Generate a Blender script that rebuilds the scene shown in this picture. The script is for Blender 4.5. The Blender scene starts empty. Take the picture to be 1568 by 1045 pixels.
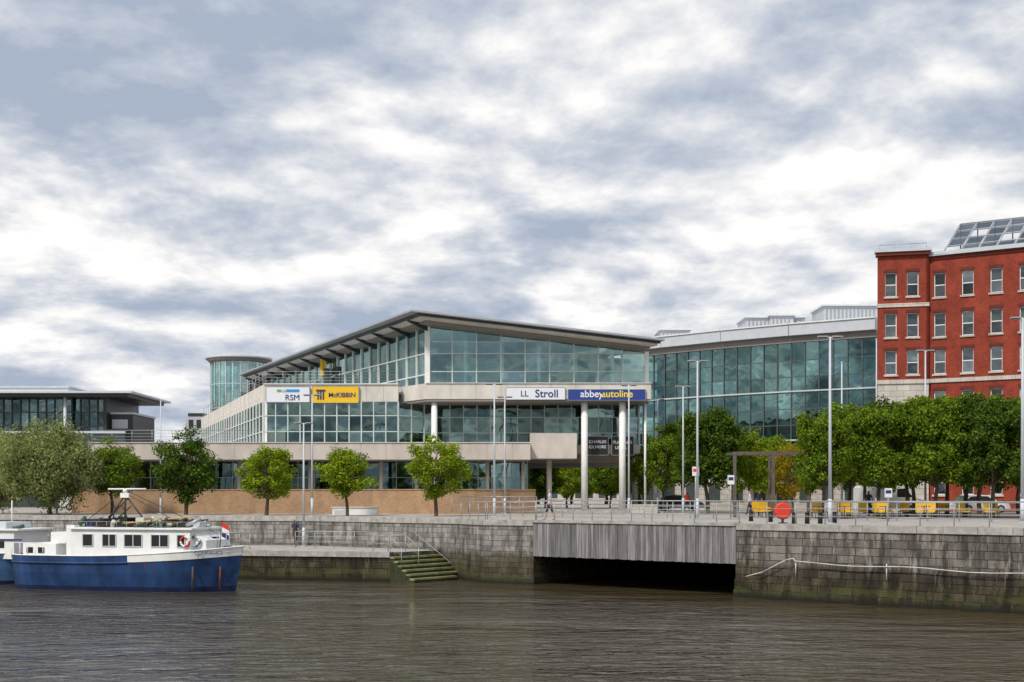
import bpy, math, random
import numpy as np
from mathutils import Vector, Matrix
random.seed(7)
F=1893.0; CZ=4.83; HY=760.0
def X(px,d): return (px-784)/F*d
def Z(py,d): return CZ+(HY-py)/F*d
GZ=3.49
scene=bpy.context.scene
# ------------------------------------------------------------------ materials
def newmat(name):
    m=bpy.data.materials.new(name); m.use_nodes=True
    nt=m.node_tree; b=nt.nodes['Principled BSDF']
    return m,nt,b
def N(nt,t,**kw):
    n=nt.nodes.new(t)
    for k,v in kw.items():
        if k.startswith('i_'):
            q=k[2:]; n.inputs[int(q) if q.isdigit() else q].default_value=v
        else: setattr(n,k,v)
    return n
def mapping(nt,src,scale=(1,1,1),loc=(0,0,0)):
    mp=N(nt,'ShaderNodeMapping'); mp.inputs['Scale'].default_value=scale; mp.inputs['Location'].default_value=loc
    nt.links.new(src,mp.inputs['Vector']); return mp.outputs[0]
def mixc(nt,fac,a,b,bt='MIX'):
    n=N(nt,'ShaderNodeMix',data_type='RGBA',blend_type=bt)
    for s,v in ((0,fac),(6,a),(7,b)):
        if hasattr(v,'is_output'): nt.links.new(v,n.inputs[s])
        else:
            n.inputs[s].default_value=v if s==0 else (*v[:3],1)
    return n.outputs[2]
def ramp(nt,src,stops):
    r=N(nt,'ShaderNodeValToRGB'); e=r.color_ramp.elements
    while len(e)<len(stops): e.new(0.5)
    for i,(p,c) in enumerate(stops):
        e[i].position=p; e[i].color=(*c,1) if len(c)==3 else c
    nt.links.new(src,r.inputs[0]); return r.outputs[0]
def g3(v): return (v,v,v)
def simple(name,col,rough=.6,metal=0,nscale=1.5,namt=.18,spec=.4,bump=0,stretch=(1,1,1)):
    m,nt,b=newmat(name)
    geo=N(nt,'ShaderNodeNewGeometry')
    nz=N(nt,'ShaderNodeTexNoise',i_Scale=nscale,i_Detail=6.0,i_Roughness=.6)
    nt.links.new(mapping(nt,geo.outputs['Position'],stretch),nz.inputs['Vector'])
    f=ramp(nt,nz.outputs[0],[(.3,g3(1-namt)),(.7,g3(1+namt*.5))])
    c=mixc(nt,1.0,col,f,'MULTIPLY')
    nt.links.new(c,b.inputs['Base Color'])
    b.inputs['Roughness'].default_value=rough; b.inputs['Metallic'].default_value=metal
    b.inputs['Specular IOR Level'].default_value=spec
    if bump:
        bp=N(nt,'ShaderNodeBump',i_Strength=bump,i_Distance=.05); nt.links.new(nz.outputs[0],bp.inputs['Height']); nt.links.new(bp.outputs[0],b.inputs['Normal'])
    return m
def brickmat(name,c1,c2,mc,bw,bh,mort,rough=.85,stain=.35,algae=False,bump=.5,streak=0,warp=.03):
    m,nt,b=newmat(name)
    tc=N(nt,'ShaderNodeTexCoord'); geo=N(nt,'ShaderNodeNewGeometry')
    br=N(nt,'ShaderNodeTexBrick'); br.offset=.5
    if algae: br.squash=1.35; br.squash_frequency=3; br.offset=.42
    for k,v in (('Scale',1.0),('Mortar Size',mort),('Brick Width',bw),('Row Height',bh),('Mortar Smooth',.4),('Bias',0.0)): br.inputs[k].default_value=v
    br.inputs['Color1'].default_value=(*c1,1);br.inputs['Color2'].default_value=(*c2,1);br.inputs['Mortar'].default_value=(*mc,1)
    nd=N(nt,'ShaderNodeTexNoise',i_Scale=1.2,i_Detail=3.0)
    nt.links.new(tc.outputs['UV'],nd.inputs['Vector'])
    wv=mixc(nt,warp,tc.outputs['UV'],nd.outputs[1],'ADD')
    nt.links.new(wv,br.inputs['Vector'])
    c=br.outputs['Color']
    nz=N(nt,'ShaderNodeTexNoise',i_Scale=1.0,i_Detail=8.0,i_Roughness=.65)
    nt.links.new(mapping(nt,tc.outputs['UV'],(.9,.45,1)),nz.inputs['Vector'])
    c=mixc(nt,1.0,c,ramp(nt,nz.outputs[0],[(.32,g3(1-stain)),(.68,g3(1+stain*.6))]),'MULTIPLY')
    n3=N(nt,'ShaderNodeTexNoise',i_Scale=14.0,i_Detail=4.0)
    nt.links.new(tc.outputs['UV'],n3.inputs['Vector'])
    c=mixc(nt,1.0,c,ramp(nt,n3.outputs[0],[(.3,g3(.75)),(.7,g3(1.2))]),'MULTIPLY')
    if streak:
        n5=N(nt,'ShaderNodeTexNoise',i_Scale=1.0,i_Detail=7.0,i_Roughness=.68)
        nt.links.new(mapping(nt,tc.outputs['UV'],(1.7,.30,1),(13,7,0)),n5.inputs['Vector'])
        c=mixc(nt,ramp(nt,n5.outputs[0],[(.45,g3(0)),(.60,g3(streak))]),c,(.045,.039,.034))
        n4=N(nt,'ShaderNodeTexNoise',i_Scale=1.0,i_Detail=7.0,i_Roughness=.72)
        nt.links.new(mapping(nt,tc.outputs['UV'],(2.6,.40,1),(3,1,0)),n4.inputs['Vector'])
        c=mixc(nt,ramp(nt,n4.outputs[0],[(.55,g3(0)),(.68,g3(streak*.85))]),c,(.48,.46,.42))
    if algae:
        sp=N(nt,'ShaderNodeSeparateXYZ'); nt.links.new(geo.outputs['Position'],sp.inputs[0])
        ad=N(nt,'ShaderNodeMath',operation='MULTIPLY_ADD'); nt.links.new(nz.outputs[0],ad.inputs[0]); ad.inputs[1].default_value=-1.7; nt.links.new(sp.outputs[2],ad.inputs[2])
        dark=mixc(nt,1.0,c,(.30,.27,.19),'MULTIPLY')
        c=mixc(nt,ramp(nt,ad.outputs[0],[(.0,g3(1)),(.65,g3(.85)),(.99,g3(0))]),c,dark)
        ng=N(nt,'ShaderNodeTexNoise',i_Scale=1.0,i_Detail=5.0); nt.links.new(mapping(nt,tc.outputs['UV'],(.8,2.5,1),(5,5,0)),ng.inputs['Vector'])
        gm=N(nt,'ShaderNodeMath',operation='MULTIPLY'); nt.links.new(ramp(nt,ng.outputs[0],[(.46,g3(0)),(.60,g3(.8))]),gm.inputs[0]); nt.links.new(ramp(nt,sp.outputs[2],[(.45,g3(1)),(.95,g3(0))]),gm.inputs[1])
        c=mixc(nt,gm.outputs[0],c,(.06,.072,.018))
        c=mixc(nt,ramp(nt,sp.outputs[2],[(.08,g3(.9)),(.34,g3(0))]),c,(.014,.014,.009))
    nt.links.new(c,b.inputs['Base Color']); b.inputs['Roughness'].default_value=rough
    b.inputs['Specular IOR Level'].default_value=.25
    ml=N(nt,'ShaderNodeMath',operation='MULTIPLY_ADD'); nt.links.new(br.outputs['Fac'],ml.inputs[0]); ml.inputs[1].default_value=-1.0; nt.links.new(n3.outputs[0],ml.inputs[2])
    bp=N(nt,'ShaderNodeBump',i_Strength=bump,i_Distance=.03); nt.links.new(ml.outputs[0],bp.inputs['Height']); nt.links.new(bp.outputs[0],b.inputs['Normal'])
    return m
def glassmat(name,tint,refl,fac,rnd=.25,refl_blot=.45):
    m=bpy.data.materials.new(name); m.use_nodes=True; nt=m.node_tree; nt.nodes.clear()
    out=N(nt,'ShaderNodeOutputMaterial'); tr=N(nt,'ShaderNodeBsdfTransparent'); gl=N(nt,'ShaderNodeBsdfGlossy'); mx=N(nt,'ShaderNodeMixShader')
    geo=N(nt,'ShaderNodeNewGeometry'); gl.inputs['Roughness'].default_value=.03
    tr.inputs[0].default_value=(*tint,1)
    c=mixc(nt,1.0,refl,ramp(nt,geo.outputs['Random Per Island'],[(0,g3(1-rnd)),(1,g3(1.0))]),'MULTIPLY')
    nb=N(nt,'ShaderNodeTexNoise',i_Scale=.16,i_Detail=4.0); nt.links.new(geo.outputs['Position'],nb.inputs['Vector'])
    c=mixc(nt,1.0,c,ramp(nt,nb.outputs[0],[(.38,g3(refl_blot)),(.62,g3(1.1))]),'MULTIPLY')  # blotchy dark and bright reflections painted into the gloss colour by noise
    nt.links.new(c,gl.inputs['Color'])
    nz=N(nt,'ShaderNodeTexNoise',i_Scale=.35,i_Detail=2.0); nt.links.new(geo.outputs['Position'],nz.inputs['Vector'])
    bp=N(nt,'ShaderNodeBump',i_Strength=.35,i_Distance=.12); nt.links.new(nz.outputs[0],bp.inputs['Height']); nt.links.new(bp.outputs[0],gl.inputs['Normal'])
    r=N(nt,'ShaderNodeMapRange',i_3=fac*(1-rnd),i_4=min(1,fac*(1+rnd))); nt.links.new(geo.outputs['Random Per Island'],r.inputs[0])
    nt.links.new(r.outputs[0],mx.inputs[0]); nt.links.new(tr.outputs[0],mx.inputs[1]); nt.links.new(gl.outputs[0],mx.inputs[2]); nt.links.new(mx.outputs[0],out.inputs[0])
    return m
def leafmat(name,c1,c2,c3):
    m=bpy.data.materials.new(name); m.use_nodes=True; nt=m.node_tree; nt.nodes.clear()
    out=N(nt,'ShaderNodeOutputMaterial'); d=N(nt,'ShaderNodeBsdfDiffuse'); t=N(nt,'ShaderNodeBsdfTranslucent'); mx=N(nt,'ShaderNodeMixShader',i_0=.4)
    geo=N(nt,'ShaderNodeNewGeometry'); nz=N(nt,'ShaderNodeTexNoise',i_Scale=.9,i_Detail=3.0); nt.links.new(geo.outputs['Position'],nz.inputs['Vector'])
    c=ramp(nt,geo.outputs['Random Per Island'],[(0,c1),(.55,c2),(1,c3)])
    c=mixc(nt,1.0,c,ramp(nt,nz.outputs[0],[(.3,g3(.7)),(.7,g3(1.3))]),'MULTIPLY')
    nt.links.new(c,d.inputs[0]); nt.links.new(c,t.inputs[0])
    nt.links.new(d.outputs[0],mx.inputs[1]); nt.links.new(t.outputs[0],mx.inputs[2]); nt.links.new(mx.outputs[0],out.inputs[0])
    return m
M={}
M['stone']=brickmat('quay_stone',(.30,.272,.24),(.14,.125,.11),(.05,.043,.037),.85,.36,.02,stain=.55,algae=True,streak=.9,bump=.8)
M['stone2']=brickmat('granite_wall',(.38,.36,.33),(.21,.20,.185),(.10,.092,.085),.6,.30,.014,stain=.5,algae=True,bump=.7,streak=.7,warp=.06)
M['coping']=simple('coping_granite',(.40,.38,.35),.8,0,2.5,.4,bump=.2)
M['tan']=brickmat('tan_brick',(.45,.28,.155),(.37,.22,.118),(.33,.26,.2),.24,.085,.008,stain=.2,bump=.2)
M['red']=brickmat('red_brick',(.31,.050,.027),(.235,.036,.021),(.22,.08,.05),.24,.085,.006,stain=.3,bump=.2)
M['reddark']=simple('red_brick_dark',(.13,.024,.016),.85)
M['ashlar']=brickmat('ashlar',(.56,.52,.47),(.50,.47,.42),(.25,.22,.2),1.1,.5,.02,stain=.2,bump=.3)
M['pave']=brickmat('paving',(.42,.39,.36),(.35,.33,.305),(.2,.19,.18),.6,.6,.01,stain=.2,bump=.1)
M['cream']=simple('cream_render',(.64,.60,.55),.75,0,.8,.2,stretch=(1,1,.5))
M['cream2']=simple('cream_stone',(.55,.49,.44),.75,0,.8,.22,stretch=(1,1,.5))
M['joint']=simple('panel_joint',(.30,.27,.25),.8)
M['white']=simple('white_paint',(.80,.80,.78),.45,0,2,.1)
M['whitemet']=simple('white_metal',(.70,.72,.72),.4,0,2,.08)
M['roof']=simple('roof_metal',(.36,.38,.40),.45,.2,.5,.15)
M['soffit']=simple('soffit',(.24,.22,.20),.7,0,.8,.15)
M['dark']=simple('dark_metal',(.035,.038,.042),.45)
M['grey']=simple('galvanised_steel',(.36,.38,.39),.4,.3,3,.15)
M['brownsteel']=simple('weathered_steel',(.14,.11,.09),.6,.2,3,.2)
M['greypaint']=simple('grey_paint',(.52,.55,.59),.5,0,1,.1)
M['int']=simple('interior_wall',(.27,.31,.30),.9,0,.4,.5)
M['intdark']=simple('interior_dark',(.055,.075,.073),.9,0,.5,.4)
M['intlight']=simple('interior_light',(.5,.52,.48),.9,0,.4,.2)
M['blind']=simple('window_blind',(.62,.6,.55),.9,0,.4,.1)
M['glassA']=glassmat('glass_clear',(.60,.86,.81),(.68,.96,.91),.38,.2,.7)
M['glassB']=glassmat('glass_dark',(.34,.50,.47),(.6,.88,.83),.25,.35,.5)
M['glassC']=glassmat('glass_teal',(.22,.40,.37),(.42,.70,.67),.42,.25,.35)
M['glassW']=glassmat('glass_window',(.3,.35,.36),(.8,.9,.95),.25,.5)
M['glassD']=glassmat('solar_panel_glass',(.05,.06,.08),(.35,.42,.5),.35,.3)
M['frame']=simple('mullion_grey',(.55,.62,.61),.4,.1)
M['framedk']=simple('mullion_dark',(.09,.12,.12),.4,.2)
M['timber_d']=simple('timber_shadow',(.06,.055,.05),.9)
M['bark']=simple('bark',(.10,.075,.05),.95,0,6,.4,bump=.4)
M['blue']=simple('blue_hull_paint',(.022,.060,.165),.38,0,1.1,.55,stretch=(1,1,.5))
M['bluedk']=simple('dark_blue_paint',(.010,.020,.07),.4,0,1.3,.5)
M['bluelt']=simple('light_blue_paint',(.07,.16,.32),.45,0,1.3,.4,stretch=(1,1,.3))
M['rust']=simple('rust',(.16,.05,.02),.9,0,3,.5)
M['black']=simple('black',(.015,.015,.016),.5)
M['yellow']=simple('yellow_paint',(.72,.42,.02),.5,0,2,.12)
M['redp']=simple('red_paint',(.65,.05,.025),.45,0,2,.1)
M['signblue']=simple('sign_blue',(.022,.05,.26),.5,0,1,.03)
M['signwhite']=simple('sign_white',(.74,.75,.8),.5,0,1,.03)
M['signyel']=simple('sign_yellow',(.80,.50,.015),.5,0,1,.03)
M['textyel']=simple('letter_yellow',(.85,.65,.03),.5,0,1,.02)
M['textblue']=simple('letter_blue',(.02,.03,.16),.5,0,1,.02)
M['textgreen']=simple('letter_green',(.1,.45,.08),.5,0,1,.02)
M['textcyan']=simple('letter_cyan',(.01,.3,.65),.5,0,1,.02)
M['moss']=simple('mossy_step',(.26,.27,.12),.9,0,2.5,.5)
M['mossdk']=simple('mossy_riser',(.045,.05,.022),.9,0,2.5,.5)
M['rope']=simple('rope',(.62,.6,.55),.9,0,3,.2)
M['skin']=simple('skin',(.52,.32,.24),.6,0,5,.05)
M['hair']=simple('hair',(.05,.03,.02),.8)
M['shirtw']=simple('shirt_pale',(.45,.5,.6),.9)
M['shirtd']=simple('shirt_dark',(.03,.035,.06),.9)
M['trous']=simple('trousers_dark',(.03,.035,.05),.9)
M['tarp']=simple('tarpaulin',(.06,.10,.07),.8,0,4,.4)
M['tyre']=simple('tyre',(.02,.02,.02),.9)
def timber():
    m,nt,b=newmat('weathered_timber'); geo=N(nt,'ShaderNodeNewGeometry'); tc=N(nt,'ShaderNodeTexCoord')
    nz=N(nt,'ShaderNodeTexNoise',i_Scale=1.0,i_Detail=6.0); nt.links.new(mapping(nt,tc.outputs['UV'],(9,.8,1)),nz.inputs['Vector'])
    c=ramp(nt,geo.outputs['Random Per Island'],[(0,(.14,.13,.13)),(.5,(.21,.20,.20)),(1,(.30,.285,.285))])
    c=mixc(nt,1.0,c,ramp(nt,nz.outputs[0],[(.3,g3(.55)),(.7,g3(1.2))]),'MULTIPLY')
    nt.links.new(c,b.inputs['Base Color']); b.inputs['Roughness'].default_value=.85
    return m
M['timber']=timber()
LM={'light':leafmat('leaf_light',(.11,.17,.012),(.23,.32,.02),(.36,.44,.035)),
    'mid':leafmat('leaf_mid',(.065,.125,.012),(.145,.225,.02),(.25,.33,.035)),
    'dark':leafmat('leaf_dark',(.035,.075,.012),(.08,.14,.02),(.16,.23,.035)),
    'grey':leafmat('leaf_grey',(.15,.18,.06),(.27,.31,.11),(.39,.42,.17)),
    'yel':leafmat('leaf_yellow',(.20,.18,.015),(.34,.26,.02),(.42,.27,.03))}
# ------------------------------------------------------------------ mesh builder
def empty(name,loc=(0,0,0)):
    o=bpy.data.objects.new(name,None); o.location=loc; o.empty_display_size=.5; scene.collection.objects.link(o); return o
class MB:
    def __init__(s,name): s.n=name; s.v=[]; s.f=[]; s.m=[]; s.mats=[]; s.sm=[]
    def mi(s,m):
        if isinstance(m,str): m=M[m]
        if m not in s.mats: s.mats.append(m)
        return s.mats.index(m)
    def face(s,pts,m,sm=False):
        i=len(s.v); s.v+=[tuple(p) for p in pts]; s.f.append(tuple(range(i,i+len(pts)))); s.m.append(s.mi(m)); s.sm.append(sm)
    def hexa(s,p,m):
        i=len(s.v); s.v+=[tuple(q) for q in p]; k=s.mi(m)
        for f in ((0,3,2,1),(4,5,6,7),(0,1,5,4),(1,2,6,5),(2,3,7,6),(3,0,4,7)):
            s.f.append(tuple(i+j for j in f)); s.m.append(k); s.sm.append(False)
    def box(s,x0,x1,y0,y1,z0,z1,m):
        s.hexa([(x0,y0,z0),(x1,y0,z0),(x1,y1,z0),(x0,y1,z0),(x0,y0,z1),(x1,y0,z1),(x1,y1,z1),(x0,y1,z1)],m)
    def wbox(s,o,u,s0,s1,t0,t1,z0,z1,m,z1b=None):
        n=(u[1],-u[0]); P=lambda a,t,z:(o[0]+u[0]*a+n[0]*t,o[1]+u[1]*a+n[1]*t,z)
        zb=z1 if z1b is None else z1b
        s.hexa([P(s0,t1,z0),P(s1,t1,z0),P(s1,t0,z0),P(s0,t0,z0),P(s0,t1,z1),P(s1,t1,zb),P(s1,t0,zb),P(s0,t0,z1)],m)
    def cyl(s,a,b,r0,r1,m,n=8,caps=True):
        a=Vector(a);b=Vector(b);d=(b-a)
        if d.length<1e-6: return
        d.normalize(); q=Vector((1,0,0)) if abs(d.x)<.8 else Vector((0,1,0)); e=d.cross(q).normalized(); g=d.cross(e)
        i=len(s.v); k=s.mi(m)
        for c,r in((a,r0),(b,r1)):
            for j in range(n):
                t=2*math.pi*j/n; s.v.append(tuple(c+e*(r*math.cos(t))+g*(r*math.sin(t))))
        for j in range(n):
            s.f.append((i+j,i+n+j,i+n+(j+1)%n,i+(j+1)%n)); s.m.append(k); s.sm.append(True)
        if caps:
            s.f.append(tuple(i+j for j in range(n))); s.m.append(k); s.sm.append(False)
            s.f.append(tuple(i+n+j for j in reversed(range(n)))); s.m.append(k); s.sm.append(False)
    def tube(s,pts,r,m,n=6):
        for a,b in zip(pts[:-1],pts[1:]): s.cyl(a,b,r,r,m,n)
    def prism(s,poly,z0,z1,m,ms=None):
        n=len(poly); i=len(s.v)
        s.v+=[(p[0],p[1],z0) for p in poly]+[(p[0],p[1],z1) for p in poly]
        k=s.mi(m); ks=s.mi(ms) if ms else k
        s.f.append(tuple(i+n+j for j in range(n))); s.m.append(k); s.sm.append(False)
        s.f.append(tuple(i+j for j in reversed(range(n)))); s.m.append(ks); s.sm.append(False)
        for j in range(n):
            s.f.append((i+j,i+(j+1)%n,i+n+(j+1)%n,i+n+j)); s.m.append(ks); s.sm.append(False)
    def ball(s,c,r,m,nu=10,nv=6,sz=1):
        i=len(s.v);k=s.mi(m)
        for a in range(nv+1):
            ph=math.pi*a/nv
            for b in range(nu):
                th=2*math.pi*b/nu; s.v.append((c[0]+r*math.sin(ph)*math.cos(th),c[1]+r*math.sin(ph)*math.sin(th),c[2]+r*sz*math.cos(ph)))
        for a in range(nv):
            for b in range(nu):
                s.f.append((i+a*nu+b,i+(a+1)*nu+b,i+(a+1)*nu+(b+1)%nu,i+a*nu+(b+1)%nu)); s.m.append(k); s.sm.append(True)
    def build(s,parent=None,bevel=0):
        me=bpy.data.meshes.new(s.n); me.from_pydata(s.v,[],s.f); me.update()
        for m in s.mats: me.materials.append(m)
        me.polygons.foreach_set('material_index',s.m); me.polygons.foreach_set('use_smooth',s.sm)
        uv=me.uv_layers.new(name='UVMap'); dat=[0.0]*(2*len(me.loops))
        for p in me.polygons:
            n=p.normal
            if abs(n.z)>.75: tx,ty=Vector((1,0,0)),Vector((0,1,0))
            else:
                tx=Vector((-n.y,n.x,0))
                tx=tx.normalized() if tx.length>1e-6 else Vector((1,0,0)); ty=Vector((0,0,1))
            for li in p.loop_indices:
                co=me.vertices[me.loops[li].vertex_index].co
                dat[2*li]=co.dot(tx); dat[2*li+1]=co.dot(ty)
        uv.data.foreach_set('uv',dat)
        ob=bpy.data.objects.new(s.n,me); scene.collection.objects.link(ob)
        if parent: ob.parent=parent; ob.matrix_parent_inverse=Matrix.Translation(parent.location).inverted()
        if bevel:
            bv=ob.modifiers.new('bevel','BEVEL'); bv.width=bevel; bv.segments=2; bv.limit_method='ANGLE'
        return ob
def unit(a,b):
    d=Vector((b[0]-a[0],b[1]-a[1])); L=d.length; return (d.x/L,d.y/L),L
def curtain(fr,gl,a,b,z0,ztop,ncol,rows,mg,mf,mw=.07,md=.10,gap=None):
    u,L=unit(a,b); zt=ztop if callable(ztop) else (lambda s:ztop)
    n=(u[1],-u[0]); P=lambda q,z,t=0:(a[0]+u[0]*q+n[0]*t,a[1]+u[1]*q+n[1]*t,z)
    for i in range(ncol):
        s0=L*i/ncol; s1=L*(i+1)/ncol
        lev=[z0]+list(rows)+[1e9]
        for k in range(len(lev)-1):
            a0,a1=min(lev[k],zt(s0)),min(lev[k+1],zt(s0)); b0,b1=min(lev[k],zt(s1)),min(lev[k+1],zt(s1))
            if a1-a0<.02 and b1-b0<.02: continue
            j=random.uniform(-.02,.02); j2=random.uniform(-.02,.02)
            gl.face([P(s0,a0,j),P(s1,b0,j2),P(s1,b1,j2),P(s0,a1,j)],mg)
            if k>0 and min(a0,b0)<min(zt(s0),zt(s1))-.05: fr.wbox(a,u,s0+mw/2,s1-mw/2,-.04,md*.7,lev[k]-mw*.4,lev[k]+mw*.4,mf)
    for i in range(ncol+1):
        s_=L*i/ncol; fr.wbox(a,u,s_-mw/2,s_+mw/2,-.06,md,z0,zt(s_),mf)
def text(txt,size,loc,yaw,mat,parent,name='lettering',bold=0.0,sx=1):
    cu=bpy.data.curves.new(name,'FONT'); cu.body=txt; cu.size=size; cu.extrude=.015; cu.align_x='CENTER'; cu.align_y='CENTER'; cu.offset=bold
    tmp=bpy.data.objects.new('t',cu); scene.collection.objects.link(tmp)
    dg=bpy.context.evaluated_depsgraph_get(); me=bpy.data.meshes.new_from_object(tmp.evaluated_get(dg))
    bpy.data.objects.remove(tmp); me.materials.clear(); me.materials.append(M[mat])
    me.transform(Matrix.Translation(loc)@Matrix.Rotation(yaw,4,'Z')@Matrix.Rotation(math.pi/2,4,'X')@Matrix.Diagonal((sx,1,1,1)))
    ob=bpy.data.objects.new(name,me); scene.collection.objects.link(ob); ob.parent=parent; ob.matrix_parent_inverse=Matrix.Translation(parent.location).inverted()
    return ob
# ------------------------------------------------------------------ ground / water / quays
QL=[(-400,163),(-60,90),(-12.85,80),(-3.2,72.2),(-1.6,68.9),(1.18,67.5)]
QR=[(10.83,59.6),(21.04,50.8),(26,47.2),(200,20)]
g=MB('ground')
poly=QL+QR+[(3000,20),(3000,4000),(-3000,4000),(-3000,163)]
g.face([(p[0],p[1],GZ) for p in poly],'pave'); g.build()
g=MB('water'); 
wm,nt,b=newmat('river_water')
geo=N(nt,'ShaderNodeNewGeometry')
def wn(sc,st,det,dist=0,ro=.5): 
    n=N(nt,'ShaderNodeTexNoise',i_Scale=sc,i_Detail=det,i_Roughness=ro,i_Distortion=dist); nt.links.new(mapping(nt,geo.outputs['Position'],st),n.inputs['Vector']); return n.outputs[0]
n1=wn(1.0,(.75,1.7,1),4.0,.7,.55); n2=wn(1.0,(.20,.42,1),2.0); n3=wn(1.0,(.035,.09,1),4.0,.5)
amp=ramp(nt,n3,[(.40,g3(.35)),(.60,g3(1.0))])
mm=N(nt,'ShaderNodeMath',operation='MULTIPLY'); nt.links.new(n1,mm.inputs[0]); nt.links.new(amp,mm.inputs[1])
ma=N(nt,'ShaderNodeMath',operation='MULTIPLY_ADD'); nt.links.new(n2,ma.inputs[0]); ma.inputs[1].default_value=.7; nt.links.new(mm.outputs[0],ma.inputs[2])
bp=N(nt,'ShaderNodeBump',i_Strength=1.0,i_Distance=.42); nt.links.new(ma.outputs[0],bp.inputs['Height']); nt.links.new(bp.outputs[0],b.inputs['Normal'])
wc=ramp(nt,wn(1.0,(.02,.02,1),2.0),[(.4,(.050,.042,.026)),(.6,(.066,.048,.024))])
nt.links.new(wc,b.inputs['Base Color']); b.inputs['Roughness'].default_value=.03; b.inputs['IOR'].default_value=1.38
M['water']=wm
g.face([(-1500,-3,0),(1500,-3,0),(1500,420,0),(-1500,420,0)],'water'); g.build()
g=MB('near_quay'); g.prism([(-400,-600),(400,-600),(400,1),(-400,1)],-1,GZ,'pave','stone'); g.build()
def quaywall(name,pts,ztop,mat,zb=-1,th=.7,cop=True,batter=.0):
    w=MB(name)
    for a,b2 in zip(pts[:-1],pts[1:]):
        u,L=unit(a,b2); w.wbox(a,u,0,L,-th,0,zb,ztop-.02-(.26 if cop else 0),mat)
        if cop:
            s_=0
            while s_<L-.01:
                e=min(L,s_+random.uniform(1.1,1.7)); j=random.uniform(-.012,.012)
                w.wbox(a,u,s_+.008,e-.008,-th,.07+j,ztop-.28,ztop+.035+j,'coping'); s_=e
    return w
w=quaywall('quay_wall',QR[:],GZ,'stone'); 
u,L=unit(QR[0],QR[1])
for k,(t,z) in enumerate(((.10,1.5),(.2,.85),(.32,.35))): w.wbox(QR[0],u,.0,L+8,0,t,-1,z,'stone')
w.build()
w=quaywall('quay_wall',QL[2:],GZ,'stone2'); w.build()
w=quaywall('retaining_wall',QL[:3],GZ,'stone2'); w.build()
LQ=1.64
lf=[(-400,155),(-60,81.7),(-15.7,72.0),(-7.95,70.3),(-6.9,69.9)]
wd=(.629,.778); vd=(.778,-.629)
g=MB('lower_quay'); g.prism(lf+[(-6.9+wd[0]*4.4,69.9+wd[1]*4.4),(-12.85,80.2),(-60,90.2),(-400,163.2)],-1,LQ,'pave','stone'); g.build()
g=quaywall('lower_quay_edge',lf[1:],LQ,'stone',zb=LQ-.5,th=.5); g.build()
g=MB('quay_steps')
for i in range(7):
    z=LQ-.235*(i+1); o=(-6.9+vd[0]*.31*i,69.9+vd[1]*.31*i)
    def q(a,b_,zz): return (o[0]+vd[0]*a+wd[0]*b_,o[1]+vd[1]*a+wd[1]*b_,zz)
    Lw=4.25 if i<5 else 3.6
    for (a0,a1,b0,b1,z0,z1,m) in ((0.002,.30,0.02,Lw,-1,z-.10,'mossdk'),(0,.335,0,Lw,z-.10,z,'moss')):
        g.hexa([q(a0,b0,z0),q(a1,b0,z0),q(a1,b1,z0),q(a0,b1,z0),q(a0,b0,z1),q(a1,b0,z1),q(a1,b1,z1),q(a0,b1,z1)],m)
g.build()
g=MB('stair_handrail')
for s_ in (0,1.4):
    o=(-6.9-1.0+wd[0]*s_,69.9+.4+wd[1]*s_)
    pts=[(o[0],o[1],LQ+.95),(o[0]+.9,o[1]-.4,LQ+.95),(o[0]+1.7,o[1]-1.0,LQ+.3)]
    g.tube(pts,.022,'grey'); g.tube([(p[0],p[1],p[2]-.45) for p in pts],.015,'grey')
    for p in pts: g.cyl((p[0],p[1],p[2]),(p[0],p[1],p[2]-1),.022,.022,'grey')
g.build()
g=MB('stair_handrail')
pts=[(-6.0,74.2,2.75),(-5.75,74.0,2.7),(-3.5,72.15,1.0)]
g.tube([(x-.12,y-.2,z) for x,y,z in pts],.022,'grey'); 
for x,y,z in pts: g.cyl((x-.12,y-.2,z),(x+.1,y+.25,z-.05),.018,.018,'grey')
g.build()
C=QL[-1]; D=QR[0]; u,L=unit(C,D)
br=empty('bridge')
g=MB('timber_fascia'); s_=0
while s_<L-.02:
    e=min(L,s_+.155); g.wbox(C,u,s_+.006,e-.006,0,.05+random.uniform(-.012,.012),GZ-1.93+random.uniform(-.015,.015),GZ-.1,'timber'); s_=e
g.build(br)
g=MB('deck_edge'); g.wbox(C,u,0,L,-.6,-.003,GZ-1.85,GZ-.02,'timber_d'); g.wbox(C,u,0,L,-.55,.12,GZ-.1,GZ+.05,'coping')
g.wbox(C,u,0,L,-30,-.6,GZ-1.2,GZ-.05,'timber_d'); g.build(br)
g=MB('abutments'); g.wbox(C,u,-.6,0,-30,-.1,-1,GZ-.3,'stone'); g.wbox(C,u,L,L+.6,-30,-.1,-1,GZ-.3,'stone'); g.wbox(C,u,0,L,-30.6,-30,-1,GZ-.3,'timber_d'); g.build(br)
u,L=unit(QR[0],QR[1]); nrm=(u[1],-u[0])
def onw(s_,z,t=.36): return (QR[0][0]+u[0]*s_+nrm[0]*t,QR[0][1]+u[1]*s_+nrm[1]*t,z)
g=MB('mooring_rope')
pts=[onw(.7,1.0),onw(1.6,1.25),onw(2.8,1.85),onw(3.2,1.95),onw(3.3,1.8)]
for k in range(12): pts.append(onw(3.3+k*1.0,1.82-.10*math.sin(k*math.pi/5.5)**2-.012*k))
g.tube(pts,.024,'rope'); g.build()
g=MB('mooring_ring_posts')
for s_ in (3.3,7.7): 
    g.cyl(onw(s_,1.15,.3),onw(s_,1.85,.3),.028,.028,'rope'); g.cyl(onw(s_,1.2,.3),onw(s_,1.2,.1),.03,.03,'rust')
g.build()
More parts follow.
